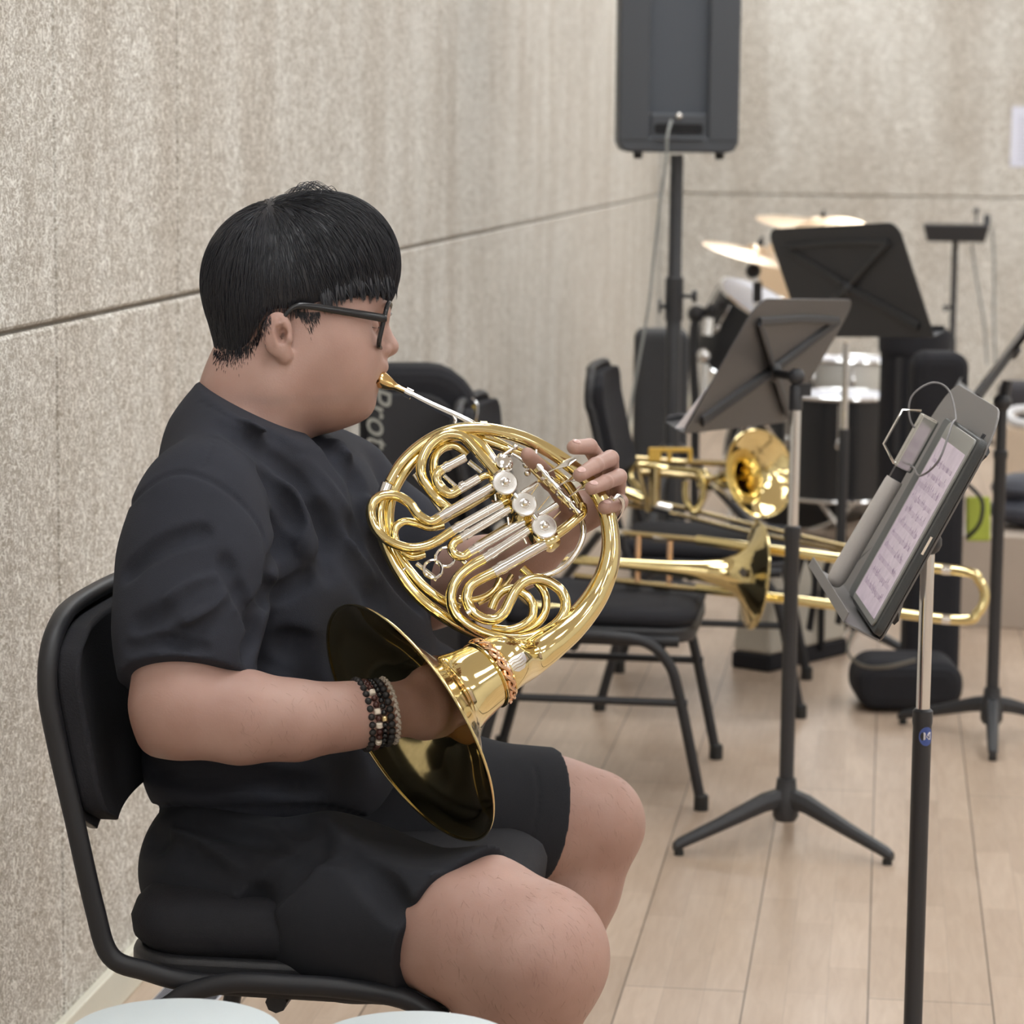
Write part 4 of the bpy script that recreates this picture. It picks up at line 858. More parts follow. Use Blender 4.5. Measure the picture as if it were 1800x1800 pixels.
# middle stand
fB=(G(1180,1512)+G(1570,1512))/2; bx,by=fB[0]+.0,fB[1]+.12
sB=empty('music_stand',(bx,by,0),'black music stand with chrome upper pole and charcoal desk, in the centre of the floor','music stand')
zt=1.38-(672-258)*5.42/4800; zc=1.38-(920-258)*5.42/4800
tripod(sB,bx,by,.245,90,.10)
b=MB(); b.lathe((bx,by,.08),(0,0,1),[(0,.0145),(zc-.10,.0145),(zc-.095,.0165),(zc-.075,.0165),(zc-.072,.013)],20); b.build('lower_pole',M_STD,sB)
b=MB(); b.lathe((bx,by,zc-.02),(0,0,1),[(0,.0105),(zt-zc,.0105)],20); b.build('upper_pole',M_CHROME,sB)
b=MB(); b.lathe((bx,by,zt-.045),(0,0,1),[(0,.013),(.045,.013),(.05,.009)],16); b.ball((bx,by,zt+.02),.017,14); b.box((bx+.014,by,zt-.005),(.03,.02,.022)); b.build('tilt_joint',M_STD,sB)
BLb=P(1200,762,5.20); Lb=P(1381,742,5.72)-BLb; Ub=P(1350,545,5.20)-BLb
axB,cB=desk(sB,BLb,Lb,Ub,np.linalg.norm(Lb),np.linalg.norm(Ub)+.012,.05)
b=MB(); b.tube([(bx,by,zt+.02),cB-axB[2]*.012-axB[1]*.015],.009,8); b.build('bracket',M_STD,sB)
shB=empty('sheet_music',BLb,'white sheet whose corner sticks out of the central stand desk','sheet music')
b=MB(); b.prism([(-.045,.0),(.20,.0),(.20,.15),(.0,.085)],BLb+axB[2]*.003+axB[1]*.012-axB[0]*.0,axB,0,.0006); b.build('page',M_PAPER,shB,False)
# far stand
BLc=P(1412,592,7.70); BRc=P(1643,592,7.23); Lc=BRc-BLc; Uc=(P(1366,400,7.65)-P(1412,592,7.7))
pcx=(BLc+BRc)/2; sC=empty('music_stand',(pcx[0]-.02,pcx[1],0),'dark music stand whose broad black desk hides the cymbals','music stand')
axC,cC=desk(sC,BLc,Lc,Uc+NV*.10,np.linalg.norm(Lc),np.linalg.norm(Uc)+.01,.04,m=mat('stand_desk_black',(0.040,0.041,0.047),0.5,bump=0.2,bscale=900),lipdir=1)
qx=P(1487,620,7.50); cxp,cyp=qx[0],qx[1]
b=MB(); b.tube([(cxp,cyp,qx[2]-.22),(cxp,cyp,qx[2]+.03)],.010,12); b.build('upper_pole',M_CHROME,sC)
b=MB(); b.lathe((cxp,cyp,.07),(0,0,1),[(0,.014),(qx[2]-.28,.014)],16); b.build('lower_pole',M_STD,sC); tripod(sC,cxp,cyp,.24,80)
# right stand, seen from the side
fE=(G(1752,1338)); ex,ey=fE[0]-.005,fE[1]+.245
sE=empty('music_stand',(ex,ey,0),'black music stand at the right edge, its desk seen side-on','music stand')
tripod(sE,ex,ey,.25,-91); ze=1.38-(705-258)*6.3/4800
b=MB(); b.lathe((ex,ey,.08),(0,0,1),[(0,.0145),(.58,.0145),(.585,.017),(.60,.017),(.602,.012),(ze-.08,.0115)],20); b.build('pole',M_STD,sE)
b=MB(); b.ball((ex,ey,ze),.022,14); b.tube([(ex,ey,ze-.02),(ex+.01,ey,ze+.05)],.012,8); b.build('tilt_joint',M_STD,sE)
BLe=P(1712,690,6.55); Ue=P(1800,572,6.55)-BLe
desk(sE,BLe,P(1698,720,6.10)-BLe,Ue,.48,.33,.05,lipdir=-1)
# near stand holding a tablet
A_n=P(1548,1128,3.30); A_f=P(1478,1022,3.75); Un=P(1752,740,3.30)-A_n; Ln=A_f-A_n; Ln[2]=0
sD=empty('music_stand',(P(1628,1000,3.52)[0],P(1628,1000,3.52)[1],0),'nearest music stand, grey desk holding a tablet, chrome pole over black tube','music stand')
M_GREY=mat('stand_desk_grey',(0.17,0.16,0.155),0.42,bump=0.25,bscale=1500,spec=0.6)
W_D=np.linalg.norm(Ln); H_D=np.linalg.norm(Un)
ax=np.array([_n(Ln),None,None],dtype=object); L1=_n(Ln); U1=_n(Un-L1*(Un@L1)); N1=np.cross(U1,L1); N1=N1 if N1@RV<0 else -N1
lip=1 if np.cross(U1,L1)@N1>0 else -1
axD,cD=desk(sD,A_n,L1,U1,W_D,H_D+.012,.075,m=M_GREY,lipdir=lip,ledge=.05)
def DK(u,v,w_): return A_n+L1*u+U1*v+N1*w_
axd=np.array([L1,U1,N1])
pD=P(1630,1000,3.52); pz=pD[2]; zj=1.38-(1270-258)*3.52/4800
b=MB(); b.lathe((pD[0],pD[1],.07),(0,0,1),[(0,.0122),(zj-.075,.0122),(zj-.07,.0132),(zj-.055,.0132),(zj-.052,.010)],24); lpD=b.build('lower_pole',M_STD,sD)
b=MB(); b.lathe((pD[0],pD[1],zj-.02),(0,0,1),[(0,.0090),(pz-zj+.05,.0090)],24); b.build('upper_pole',M_CHROME,sD); tripod(sD,pD[0],pD[1],.26,20)
b=MB(); b.ball((pD[0],pD[1],pz+.035),.018,14); b.tube([(pD[0],pD[1],pz+.03),DK(W_D/2,H_D*.35,-.01)],.010,8); b.build('tilt_joint',M_STD,sD)
# round sticker on the tube
scn=np.array([pD[0],pD[1],P(1628,1303,3.51)[2]]); dv=_n(NV*np.array([1,1,0])+RH*.35); sdv=np.cross(UP,dv)
def wrap(name,poly,m,rr,root):
    b=MB(); n=len(poly); V=[scn+dv*math.cos(u/.0122)*rr+sdv*math.sin(u/.0122)*rr+UP*v for u,v in poly]+[scn+dv*math.cos(u/.0122)*(rr-.0005)+sdv*math.sin(u/.0122)*(rr-.0005)+UP*v for u,v in poly]
    b.add(V+[scn+dv*rr],[(i,(i+1)%n,2*n) for i in range(n)]+[(i,(i+1)%n,n+(i+1)%n,n+i) for i in range(n)]); return b.build(name,m,root,False)
wrap('round_sticker',[(.010*math.cos(t),.0125*math.sin(t)) for t in np.linspace(0,2*math.pi,24,endpoint=False)],mat('sticker_blue',(0.05,0.09,0.30),0.4),.0127,lpD)
wrap('sticker_panel',[(-.004,-.0045),(.006,-.0045),(.006,.0055),(-.004,.0055)],mat('sticker_white',(0.7,0.7,0.75),0.4),.0130,lpD)
text('sticker_letter','N',.009,scn+dv*.0134+sdv*.001,[sdv,UP,dv],mat('sticker_ink',(0.05,0.08,0.25),0.5),lpD,.0002)
text('maker_mark','MY',.017,DK(.055,H_D-.030,.0022),[-L1 if False else -L1,U1,N1] if False else [L1*(-1),U1,N1],M_INK,sD,.0002)
# tablet in its folder
tb=empty('tablet',DK(.14,0,.01),'tablet in a dark folder case showing sheet music, on the nearest stand','tablet')
M_CASE=mat('dark_grey_case',(0.040,0.043,0.044),0.5,bump=0.4,bscale=900); M_CASE2=mat('grey_folder',(0.095,0.10,0.10),0.6,noise=0.1,nscale=200)
def slab(name,u0,u1,v0,v1,w0,w1,m,root,r=.01,bev=.002):
    b=MB(); b.prism(rrect(u1-u0,v1-v0,r),DK((u0+u1)/2,(v0+v1)/2,0),axd,w0,w1); return b.build(name,m,root,False,bevel=bev)
slab('folder_board',-.004,.33,.004,.268,.003,.006,M_CASE2,tb)
cs=slab('case',-.022,.215,.006,.272,.006,.0165,M_CASE,tb,.012,.003)
slab('tablet_body',-.006,.210,.012,.268,.0165,.0195,mat('tablet_bezel',(0.25,0.25,0.23),0.3),tb,.010,.001)
M_SCR,nt_s,b_s=new_mat('screen_page')
def _scr():
    L=nt_s.links.new; N=nt_s.nodes.new; tc=N('ShaderNodeTexCoord'); 
    b_s.inputs['Base Color'].default_value=(0.02,0.02,0.02,1); b_s.inputs['Roughness'].default_value=0.25; n=N('ShaderNodeTexNoise'); n.inputs['Scale'].default_value=60; L(tc.outputs['Object'],n.inputs['Vector'])
    r=N('ShaderNodeValToRGB'); r.color_ramp.elements[0].position=.3; r.color_ramp.elements[0].color=(.50,.40,.45,1); r.color_ramp.elements[1].position=.7; r.color_ramp.elements[1].color=(.60,.48,.54,1); L(n.outputs[0],r.inputs[0]); L(r.outputs[0],b_s.inputs['Emission Color']); b_s.inputs['Emission Strength'].default_value=0.72
_scr()
scr=slab('screen',.004,.202,.020,.246,.0195,.0198,M_SCR,tb,.002,0)
b=MB()
for k in range(11):
    v=.040+k*.0175
    for j in range(5): b.box(DK(.103,v+j*.0012,.0200),(.165,.00028,.0002),axd)
b.build('stave_lines',mat('stave_ink',(0.34,0.26,0.34),0.8),scr,False)
b=MB()
for k in range(150):
    v=.040+rng.integers(0,11)*.0175+rng.uniform(-.002,.007); u=rng.uniform(.024,.182); b.box(DK(u,v,.0201),(.0018,.0016,.0002),axd); b.box(DK(u+.0009,v+.002,.0201),(.0004,.005,.0002),axd)
nts=b.build('printed_notes',mat('note_ink',(0.26,0.19,0.27),0.8),scr,False); nts['kind']='stuff'
slab('side_label',-.0224,-.0221,.118,.142,.0105,.0135,M_BONE,tb,.0001,0)
# grey cylinder with a glass and wire top, leaning on the tablet
cy_=empty('cylinder_case',DK(.33,.02,.03),'grey tube with a metal framed top and cord, leaning beside the tablet','tube')
c0=DK(.262,.008,.040); c1=DK(.262,.172,.036); cu=_n(c1-c0)
b=MB(); b.lathe(c0,cu,[(0,.005),(.003,.009),(.010,.0118),(.02,.0126),(.155,.0118),(.160,.0112)],28); b.build('tube_body',mat('grey_felt',(0.50,0.47,0.44),0.75,bump=0.3,bscale=800),cy_)
b=MB(); b.box(c1+cu*.004,(.014,.022,.016),axd); b.build('neck',M_BLKM,cy_,False)
o=c1+cu*.050; M_GLS=mat('smoky_glass',(0.12,0.12,0.12),0.08,spec=0.9); b=MB(); b.box(o-N1*.0,(.024,.076,.024),axd); b.build('glass_body',m_metal('chrome_block',(0.6,0.6,0.58),0.14),cy_,False,bevel=.003)
b=MB(); b.tube([o+N1*.012-U1*.036,o+N1*.036-U1*.020,o+N1*.036+U1*.030,o+N1*.014+U1*.040],.0018,8); b.tube([o+N1*.012-U1*.036,o-N1*.006-U1*.030,o-N1*.012-U1*.01],.0016,8); b.build('wire_frame',M_NICK,cy_)
b=MB(); b.tube([o-N1*.01+U1*.01,o+N1*.02+U1*.022,o+N1*.034+U1*.050,o+N1*.020+U1*.078,o-N1*.004+U1*.080,o-L1*.05-N1*.02+U1*.055,o-L1*.12-N1*.008+U1*.045,o-L1*.16-N1*.008+U1*.0,o-L1*.10-N1*.008-U1*.03,o-L1*.02-N1*.008-U1*.028,o-N1*.004-U1*.04],.0014,8,res=6); b.build('cord',mat('grey_cord',(0.20,0.19,0.19),0.5),cy_)
# ---------------------------------------------------------------- trombones
DD=0.30; RS=1.055
def pt(px,py,d): return P(px,py,d+DD)
t1=empty('trombone',pt(1200,1000,5.55),'brass trombone lying on the nearer empty chair, slide pointing right','trombone')
def tt_(name,pts,r,root,m=M_BRASS,res=6,n=14,**k):
    b=MB(); b.tube([pt(*p) for p in pts],np.asarray(r)*RS,n,res=res,**k); return b.build(name,m,root)
D1=5.50
tt_('slide_inner',[(1060,934,5.66),(1190,946,5.6),(1240,951,5.58)],.0068,t1,M_OLDB,res=3); tt_('slide_inner',[(1010,1012,5.66),(1190,1033,5.6),(1245,1037,5.58)],.0068,t1,M_OLDB,res=3)
tt_('slide_outer',[(1225,949,5.58),(1500,985,5.42),(1690,1004,5.34),(1722,1022,5.33),(1731,1050,5.33),(1718,1078,5.33),(1685,1090,5.34),(1500,1068,5.42),(1225,1034,5.58)],.0100,t1,M_BRASS,res=8)
for a in ((1655,1001,5.345),(1655,1088,5.345)): tt_('slide_ferrule',[a,(a[0]+16,a[1]+1.5,a[2]-.003)],.0100,t1,M_NICK,res=1)
for x in (1122,1178): tt_('slide_brace',[(x,942,5.62),(x-2,1022,5.62)],.0060,t1,M_ROSE,res=1)
for a in ((1052,932,5.665),(1085,937,5.65),(1150,944,5.62)): tt_('slide_ferrule',[a,(a[0]+26,a[1]+2.5,a[2]-.01)],.0092,t1,M_NICK,res=1)
for a in ((1100,1023,5.65),(1150,1029,5.62)): tt_('slide_ferrule',[a,(a[0]+26,a[1]+2.5,a[2]-.01)],.0090,t1,M_OLDB,res=1)
ax1=_n(pt(1326,1012,5.56)-pt(1100,992,5.51)); bm=pt(1326,1012,5.52)
b=MB(); b.lathe(bm,-ax1,[(0,.114),(.002,.112),(.006,.101),(.014,.078),(.026,.058),(.045,.041),(.075,.029),(.12,.021),(.19,.015),(.28,.0115),(.40,.0095)],48,False); tb1=b.build('bell',M_BRASS,t1,angle=3.0); q=tb1.modifiers.new('s','SOLIDIFY'); q.thickness=.0008
b=MB(); e0=_n(UV-ax1*(UV@ax1)); e1_=np.cross(ax1,e0); b.tube([bm+(e0*math.cos(t)+e1_*math.sin(t))*.114 for t in np.linspace(0,2*math.pi,64,endpoint=False)],.0018,8,closed=True); b.build('bell_rim',M_BRASS,tb1)
a=bm-ax1*.40; b=MB(); b.tube([a,a-ax1*.06,a-ax1*.10-UV*.02,a-ax1*.115-UV*.055,a-ax1*.10-UV*.09,a-ax1*.05-UV*.105,a+ax1*.1-UV*.105],.0088,12,res=6); b.build('tuning_slide',M_BRASS,t1)
dm=MB(); dc=bm-ax1*.030+_n(NV+.1*UV)*.058; dm.prism([(-.010,0),(0,.011),(.010,0),(0,-.011)],dc,np.array([ax1,UV,np.cross(ax1,UV)]),-.004,.002); dm.build('diamond_mark',mat('dark_engraving',(0.06,0.05,0.04),0.5),tb1,False)
# second trombone
DD=0.42; RS=1.065
t2=empty('trombone',pt(1200,850,6.5),'trombone with its open bell facing the viewer, on the farther empty chair','trombone')
bn=_n(RV*.58+NV*.80+UV*.12); bm=pt(1336,832,6.28)
b=MB(); b.lathe(bm,-bn,[(0,.1085),(.002,.1065),(.007,.096),(.016,.078),(.030,.056),(.050,.041),(.08,.031),(.13,.023),(.17,.019)],48,False); tb2=b.build('bell',M_BRASS,t2,angle=3.0); q=tb2.modifiers.new('s','SOLIDIFY'); q.thickness=.0008
e0=_n(UV-bn*(UV@bn)); e1_=np.cross(bn,e0); b=MB(); b.tube([bm+(e0*math.cos(t)+e1_*math.sin(t))*.1085 for t in np.linspace(0,2*math.pi,64,endpoint=False)],.0018,8,closed=True); b.build('bell_rim',M_BRASS,tb2)
th=bm-bn*.165; b=MB(); b.tube([th,th-bn*.04-RV*.01,pt(1240,834,6.45),pt(1180,826,6.5),pt(1120,818,6.5),pt(1108,835,6.5),pt(1122,860,6.48),pt(1135,880,6.46)],[.019,.016,.0125,.010,.009,.0085,.0085,.0085],14,res=6); b.build('neck_tube',M_BRASS,t2)
tt_('attachment_tube',[(1280,815,6.42),(1200,812,6.45),(1118,806,6.45)],.0075,t2,M_OLDB); tt_('attachment_tube',[(1276,846,6.40),(1200,836,6.43),(1125,830,6.43)],.0075,t2,M_OLDB)
tt_('attachment_loop',[(1226,830,6.38),(1236,850,6.38),(1234,880,6.38),(1220,900,6.38),(1206,880,6.38),(1205,845,6.38)],.0075,t2,M_BRASS); tt_('attachment_tube',[(1152,822,6.40),(1150,890,6.40)],.014,t2,M_OLDB,res=1); tt_('attachment_tube',[(1120,815,6.42),(1140,900,6.42)],.006,t2,M_OLDB,res=1)
for o in (0,14): tt_('slide_tube',[(1098,872+o,6.45),(1200,893+o,6.4),(1330,925+o,6.32),(1492,962+o*.6,6.2)],.0055,t2,M_OLDB,res=3)
tt_('slide_ferrule',[(1100,866,6.44),(1130,878,6.43)],.013,t2,M_BRASS,res=1); tt_('slide_ferrule',[(1150,890,6.40),(1180,897,6.39)],.013,t2,M_NICK,res=1); tt_('slide_ferrule',[(1330,912,6.3),(1334,965,6.28)],.006,t2,M_BRASS,res=1); tt_('brace',[(1250,850,6.4),(1290,880,6.33)],.005,t2,M_NICK,res=1)
g=empty('hand_guard',pt(1178,798,6.36),'yellow plastic bracket with two openings on top of the rear trombone','bracket')
b=MB(); q=(P(1140,812,6.78),P(1216,812,6.78)); gx=_n(q[1]-q[0]); gw=np.linalg.norm(q[1]-q[0]); gax=np.array([gx,_n(UV-gx*(UV@gx)),np.cross(gx,_n(UV-gx*(UV@gx)))]); c=(q[0]+q[1])/2
for u in (-.46,-.02,.46): b.box(c+gx*u*gw+gax[1]*.016,(.010,.032,.022),gax)
b.box(c+gax[1]*.030,(gw,.012,.022),gax); b.box(c-gx*gw*.34+gax[1]*.016,(gw*.25,.03,.020),gax); b.build('guard_body',mat('yellow_plastic',(0.72,0.44,0.07),0.45),g,False,bevel=.003)
# ---------------------------------------------------------------- loudspeaker and its stand
M_SPK=mat('speaker_dark_plastic',(0.062,0.068,0.080),0.55,bump=0.3,bscale=500)
ds=7.7; sk=P(1190,150,ds); s0=P(1190,272,ds); hx=(1300-1090)/2*ds/FPX; zb=s0[2]; spx,spy=s0[0],s0[1]
stn=empty('speaker_stand',(spx,spy,0),'tall black tripod pole carrying the loudspeaker','speaker stand')
b=MB(); b.lathe((spx,spy,.25),(0,0,1),[(0,.022),(zb-.25-.36,.022),(zb-.25-.355,.019),(zb-.25,.019)],20); b.build('pole',M_STD,stn)
zc2=P(1180,528,ds)[2]; b=MB(); b.lathe((spx,spy,zc2-.06),(0,0,1),[(0,.026),(.12,.026),(.125,.021)],20); b.build('clamp_collar',M_STD,stn)
b=MB(); b.lathe((spx+.02,spy-.01,zc2+.01),(1,0,0),[(0,.006),(.03,.006),(.031,.017),(.045,.017)],14); b.build('clamp_knob',M_STD,stn); b=MB(); b.lathe((spx-.02,spy-.01,zc2-.02),(-1,0,0),[(0,.006),(.015,.006),(.016,.022),(.022,.022)],14); b.build('clamp_knob',M_STD,stn)
for k in range(3):
    a=math.radians(20+120*k); d=np.array([math.cos(a),math.sin(a),0]); b=MB(); b.tube([np.array([spx,spy,.52])+d*.02,np.array([spx,spy,.015])+d*.5],.013,10); b.tube([np.array([spx,spy,.27])+d*.02,np.array([spx,spy,.23])+d*.26],.009,8); b.build('leg',M_STD,stn)
spk=empty('loudspeaker',(spx,spy,zb),'dark grey PA loudspeaker seen from behind, up on the tall stand','loudspeaker')
fr=frame(0); X_,Y_=fr[0],AW; ht=.62; dep=.30
def sb(name,x0,x1,z0,z1,y0,y1,m,r=.02,bev=.006,parent=None):
    b=MB(); b.prism(rrect(x1-x0,z1-z0,r),np.array([spx,spy,zb])+X_*(x0+x1)/2+UP*(z0+z1)/2,np.array([X_,UP,Y_]),y0,y1); return b.build(name,m,parent or spk,False,bevel=bev)
b=MB(); W_=hx; 
# back face built as a frame around a recess
for x0,x1 in ((-W_,-W_*.48),(W_*.48,W_)):
    b.prism([(x0,.035),(x1,.035),(x1,ht),(x0,ht)],(spx,spy,zb),np.array([X_,UP,Y_]),-.06,dep-.06)
b.prism([(-W_*.48,.02),(W_*.48,.02),(W_*.48,.115),(-W_*.48,.115)],(spx,spy,zb),np.array([X_,UP,Y_]),-.055,dep-.06); b.prism([(-W_*.48,ht-.05),(W_*.48,ht-.05),(W_*.48,ht),(-W_*.48,ht)],(spx,spy,zb),np.array([X_,UP,Y_]),-.06,dep-.06)
b.prism([(-W_,.035),(-W_*.93,.012),(-W_*.8,.006),(W_*.8,.006),(W_*.93,.012),(W_,.035),(W_,.05),(-W_,.05)],(spx,spy,zb),np.array([X_,UP,Y_]),-.058,dep-.06)
b.build('cabinet',M_SPK,spk,False,bevel=.008)
b=MB(); b.prism([(-W_*.48,.115),(W_*.48,.115),(W_*.48,ht-.05),(-W_*.48,ht-.05)],(spx,spy,zb),np.array([X_,UP,Y_]),-.025,0); b.build('recessed_panel',mat('speaker_panel',(0.070,0.080,0.098),0.5),spk,False)
b=MB(); b.prism(rrect(.135,.028,.008),np.array([spx,spy,zb])+UP*.072,np.array([X_,UP,Y_]),-.0575,-.050); b.build('handle_slot',mat('deep_black',(0.006,0.006,0.008),0.8),spk,False)
b=MB(); b.box(np.array([spx,spy,zb])+UP*.045-Y_*.058,(.14,.012,.012),np.array([X_,Y_,UP])); b.build('handle_bar',M_SPK,spk,False,bevel=.004)
for u in (-.11,.12): 
    b=MB(); b.lathe(np.array([spx,spy,zb-.012])+X_*u,(0,0,1),[(0,.012),(.02,.014)],14); b.build('rubber_foot',M_RUB,spk)
b=MB(); b.lathe(np.array([spx,spy,zb])+UP*.108-Y_*.055,-Y_,[(0,.008),(.012,.008),(.014,.005)],12); b.build('cable_socket',M_NICK,spk)
cb=empty('speaker_cable',(spx,spy,0),'thin grey cable hanging from the loudspeaker beside its pole','cable')
b=MB(); b.tube([P(1180,212,7.52),P(1173,240,7.50),P(1171,285,7.52),P(1160,360,7.56),P(1150,450,7.6),P(1140,540,7.62),P(1122,640,7.64),P(1108,720,7.66),P(1100,800,7.7)],.0042,8,res=6); b.build('cord',mat('grey_cable',(0.28,0.29,0.28),0.6),cb)
# ---------------------------------------------------------------- drum kit
M_HEAD=mat('white_drum_head',(0.78,0.80,0.88),0.5); M_SHELL=mat('black_drum_shell',(0.020,0.021,0.024),0.3); M_CYM=m_metal('cymbal_bronze',(0.88,0.68,0.48),0.3)
def drum(px,py,d,axis,r,depth,label,shell=None,head=None,name='drum',grp='drum kit at the back',rootname='drum'):
    c=P(px,py,d); axis=_n(axis); root=empty(rootname,c,label,'drum',grp)
    b=MB(); b.lathe(c,-axis,[(.012,r),(depth,r)],40); b.build('shell',shell or M_SHELL,root)
    b=MB(); b.lathe(c,-axis,[(.0,r*.97),(.003,r*.99),(.016,r*.99)],40); b.build('drum_head',head or M_HEAD,root)
    b=MB(); e0=_n(UP-axis*(UP@axis)) if abs(axis[2])<.95 else RH; e1_=np.cross(axis,e0)
    for z in (.004,depth-.004):
        b=MB(); b.tube([c-axis*z+(e0*math.cos(t)+e1_*math.sin(t))*(r+.006) for t in np.linspace(0,2*math.pi,40,endpoint=False)],.0065,8,closed=True); b.build('hoop',M_CHROME,root)
    for k in range(6):
        t=2*math.pi*k/6+.4; q=c-axis*.02+(e0*math.cos(t)+e1_*math.sin(t))*(r+.012); b=MB(); b.tube([q,q-axis*(depth*.35)],.005,6); b.ball(q-axis*depth*.38,(.011,.011,.02),8,orth(np.cross(axis,e0),e0)[[0,1,2]]); b.build('tension_lug',M_CHROME,root)
    return root
drum(1338,530,9.6,RV*.42+UV*.80+NV*.42,.150,.26,'black rack tom with a bright white head, tilted below the left cymbal')
drum(1476,692,9.5,UP,.19,.36,'black floor tom with white head, between the far stand pole and the padded case')
drum(1500,630,9.9,UP,.15,.13,'pale snare drum behind the floor tom',shell=mat('ivory_shell',(0.62,0.60,0.55),0.4))
bd=drum(1400,800,9.9,NV*.85-RV*.35,.27,.36,'large black bass drum with black front head',head=M_SHELL)
bdx=_n(NV*.85-RV*.35); b=MB(); b.lathe(P(1421,738,9.86)+bdx*.0,bdx,[(0,.036),(.02,.036)],24); b.build('round_emblem',mat('emblem_white',(0.55,0.55,0.52),0.5),bd)
def cymbal(px,py,d,axis,r,label,ppx=None,stand=True):
    c=P(px,py,d); axis=_n(axis); root=empty('cymbal',c,label,'cymbal','cymbals of the drum kit'); b=MB(); b.lathe(c,axis,[(-.020,r),(-.018,r),(-.006,r*.5),(0,r*.26),(.016,r*.18),(.022,r*.08),(.022,.004)],40,False); o=b.build('bronze_plate',M_CYM,root); q=o.modifiers.new('s','SOLIDIFY'); q.thickness=.0012
    b=MB(); b.lathe(c+axis*.02,axis,[(0,.010),(.018,.010),(.022,.005),(.034,.005)],12); b.build('wing_nut',M_BLKM,root)
    if stand:
        st=empty('cymbal_stand',(c[0],c[1],0),'chrome stand under the '+label.split(' ',1)[1] if False else stand,'cymbal stand','cymbal stands'); b=MB(); b.tube([c+axis*.01,c-axis*.06,(c[0],c[1],c[2]-.14),(c[0],c[1],.30)],[.006,.008,.012,.012],10); b.build('pole',M_CHROME,st); b=MB(); b.ball(c-axis*.07,.028,10); b.box((c[0],c[1],c[2]-.14),(.03,.04,.07)); b.build('tilter',M_BLKM,st)
        for k in range(3):
            a=math.radians(15+120*k); dd=np.array([math.cos(a),math.sin(a),0]); b=MB(); b.tube([np.array([c[0],c[1],.45])+dd*.015,np.array([c[0],c[1],.015])+dd*.33],.009,8); b.build('leg',M_CHROME,st)
cymbal(1333,442,9.45,UP*.965+RH*.22-AW*.10,.196,'thin cymbal tilted edge-on, lower of the two at left',stand='chrome stand with black tilter under the lower left cymbal')
cymbal(1445,392,11.1,UP*.97+RH*.12-AW*.10,.27,'wide cymbal seen nearly edge-on above the far stand desk',stand='chrome stand under the high wide cymbal')
cymbal(1440,450,10.65,NV*.62+UP*.72-RV*.30,.248,'bronze cymbal facing the viewer, half hidden by the far stand desk',stand='chrome stand under the cymbal that faces the viewer')
hw=empty('tom_mount',P(1230,600,9.5),'black and chrome clamp arms at the left of the rack tom','drum hardware')
b=MB(); b.tube([P(1222,700,9.5),P(1218,620,9.5),P(1224,560,9.5),P(1250,545,9.5),P(1275,530,9.5)],.016,10,res=5); b.ball(P(1224,552,9.5),.032,12); b.ball(P(1252,545,9.48),.024,12); b.build('arm',M_BLKM,hw)
b=MB(); b.tube([P(1246,560,9.45),P(1243,590,9.45)],.022,10); b.tube([P(1240,640,9.45),P(1236,700,9.45),P(1232,760,9.45)],.014,10); b.ball(P(1237,625,9.45),.026,10); b.build('chrome_clamp',M_CHROME,hw)
b=MB(); bp=P(1224,760,9.5); b.tube([P(1222,690,9.5),(bp[0],bp[1],.02)],.016,8); b.build('post',M_BLKM,hw)
hh=empty('hi_hat_stand',G(1118,985),'slim chrome stand with dark fittings left of the loudspeaker pole','cymbal stand')
b=MB(); g0=P(1142,690,9.0); g1=P(1118,840,9.0); b.tube([g0,g1,g1+(g1-g0)*((g1[2]-.01)/(g0[2]-g1[2]))],.011,8); b.build('chrome_rod',M_CHROME,hh); b=MB(); b.ball(P(1130,690,9.0),(.03,.03,.02),10); b.ball(P(1158,694,9.0),(.035,.03,.025),10); b.tube([P(1126,705,9.0),P(1118,820,9.0)],.008,8); b.tube([P(1158,705,9.0),P(1165,860,9.0)],.014,8); b.build('fittings',M_BLKM,hh)
gb=empty('equipment_case',G(1150,1010),'dark grey upright case behind the loudspeaker pole','case')
c=P(1160,745,8.6); b=MB(); b.box((c[0],c[1],.40),(.17,.22,.80),rz=.1); b.build('case_body',mat('dark_grey_case_cloth',(0.045,0.047,0.052),0.8,noise=.1,nscale=40),gb,False,bevel=.03)
# tall padded cylinder case
c=P(1602,760,8.6); tc=empty('drum_case',(c[0],c[1],0),'tall black padded cylindrical case right of the floor tom','case')
zt_=P(1602,572,8.6)[2]; b=MB(); b.lathe((c[0],c[1],0),(0,0,1),[(0,.095),(.01,.104),(zt_-.07,.104)],32); b.build('case_body',M_UPH,tc); b=MB(); b.lathe((c[0],c[1],zt_-.08),(0,0,1),[(0,.110),(.055,.112),(.072,.104),(.080,.08)],32); b.build('lid',M_UPH,tc)
for u in (-.045,.03): b=MB(); b.box((c[0]+u,c[1]-.104,zt_-.24),(.02,.008,.30)); b.build('strap',M_BLKM,tc,False)
c2=P(1676,760,8.8); bx2=empty('hardware_bag',(c2[0],c2[1],0),'low black bag leaning on the right of the padded case','bag'); b=MB(); b.box((c2[0]-.005,c2[1],.33),(.075,.20,.66)); b.build('bag_body',M_UPH,bx2,False,bevel=.03)
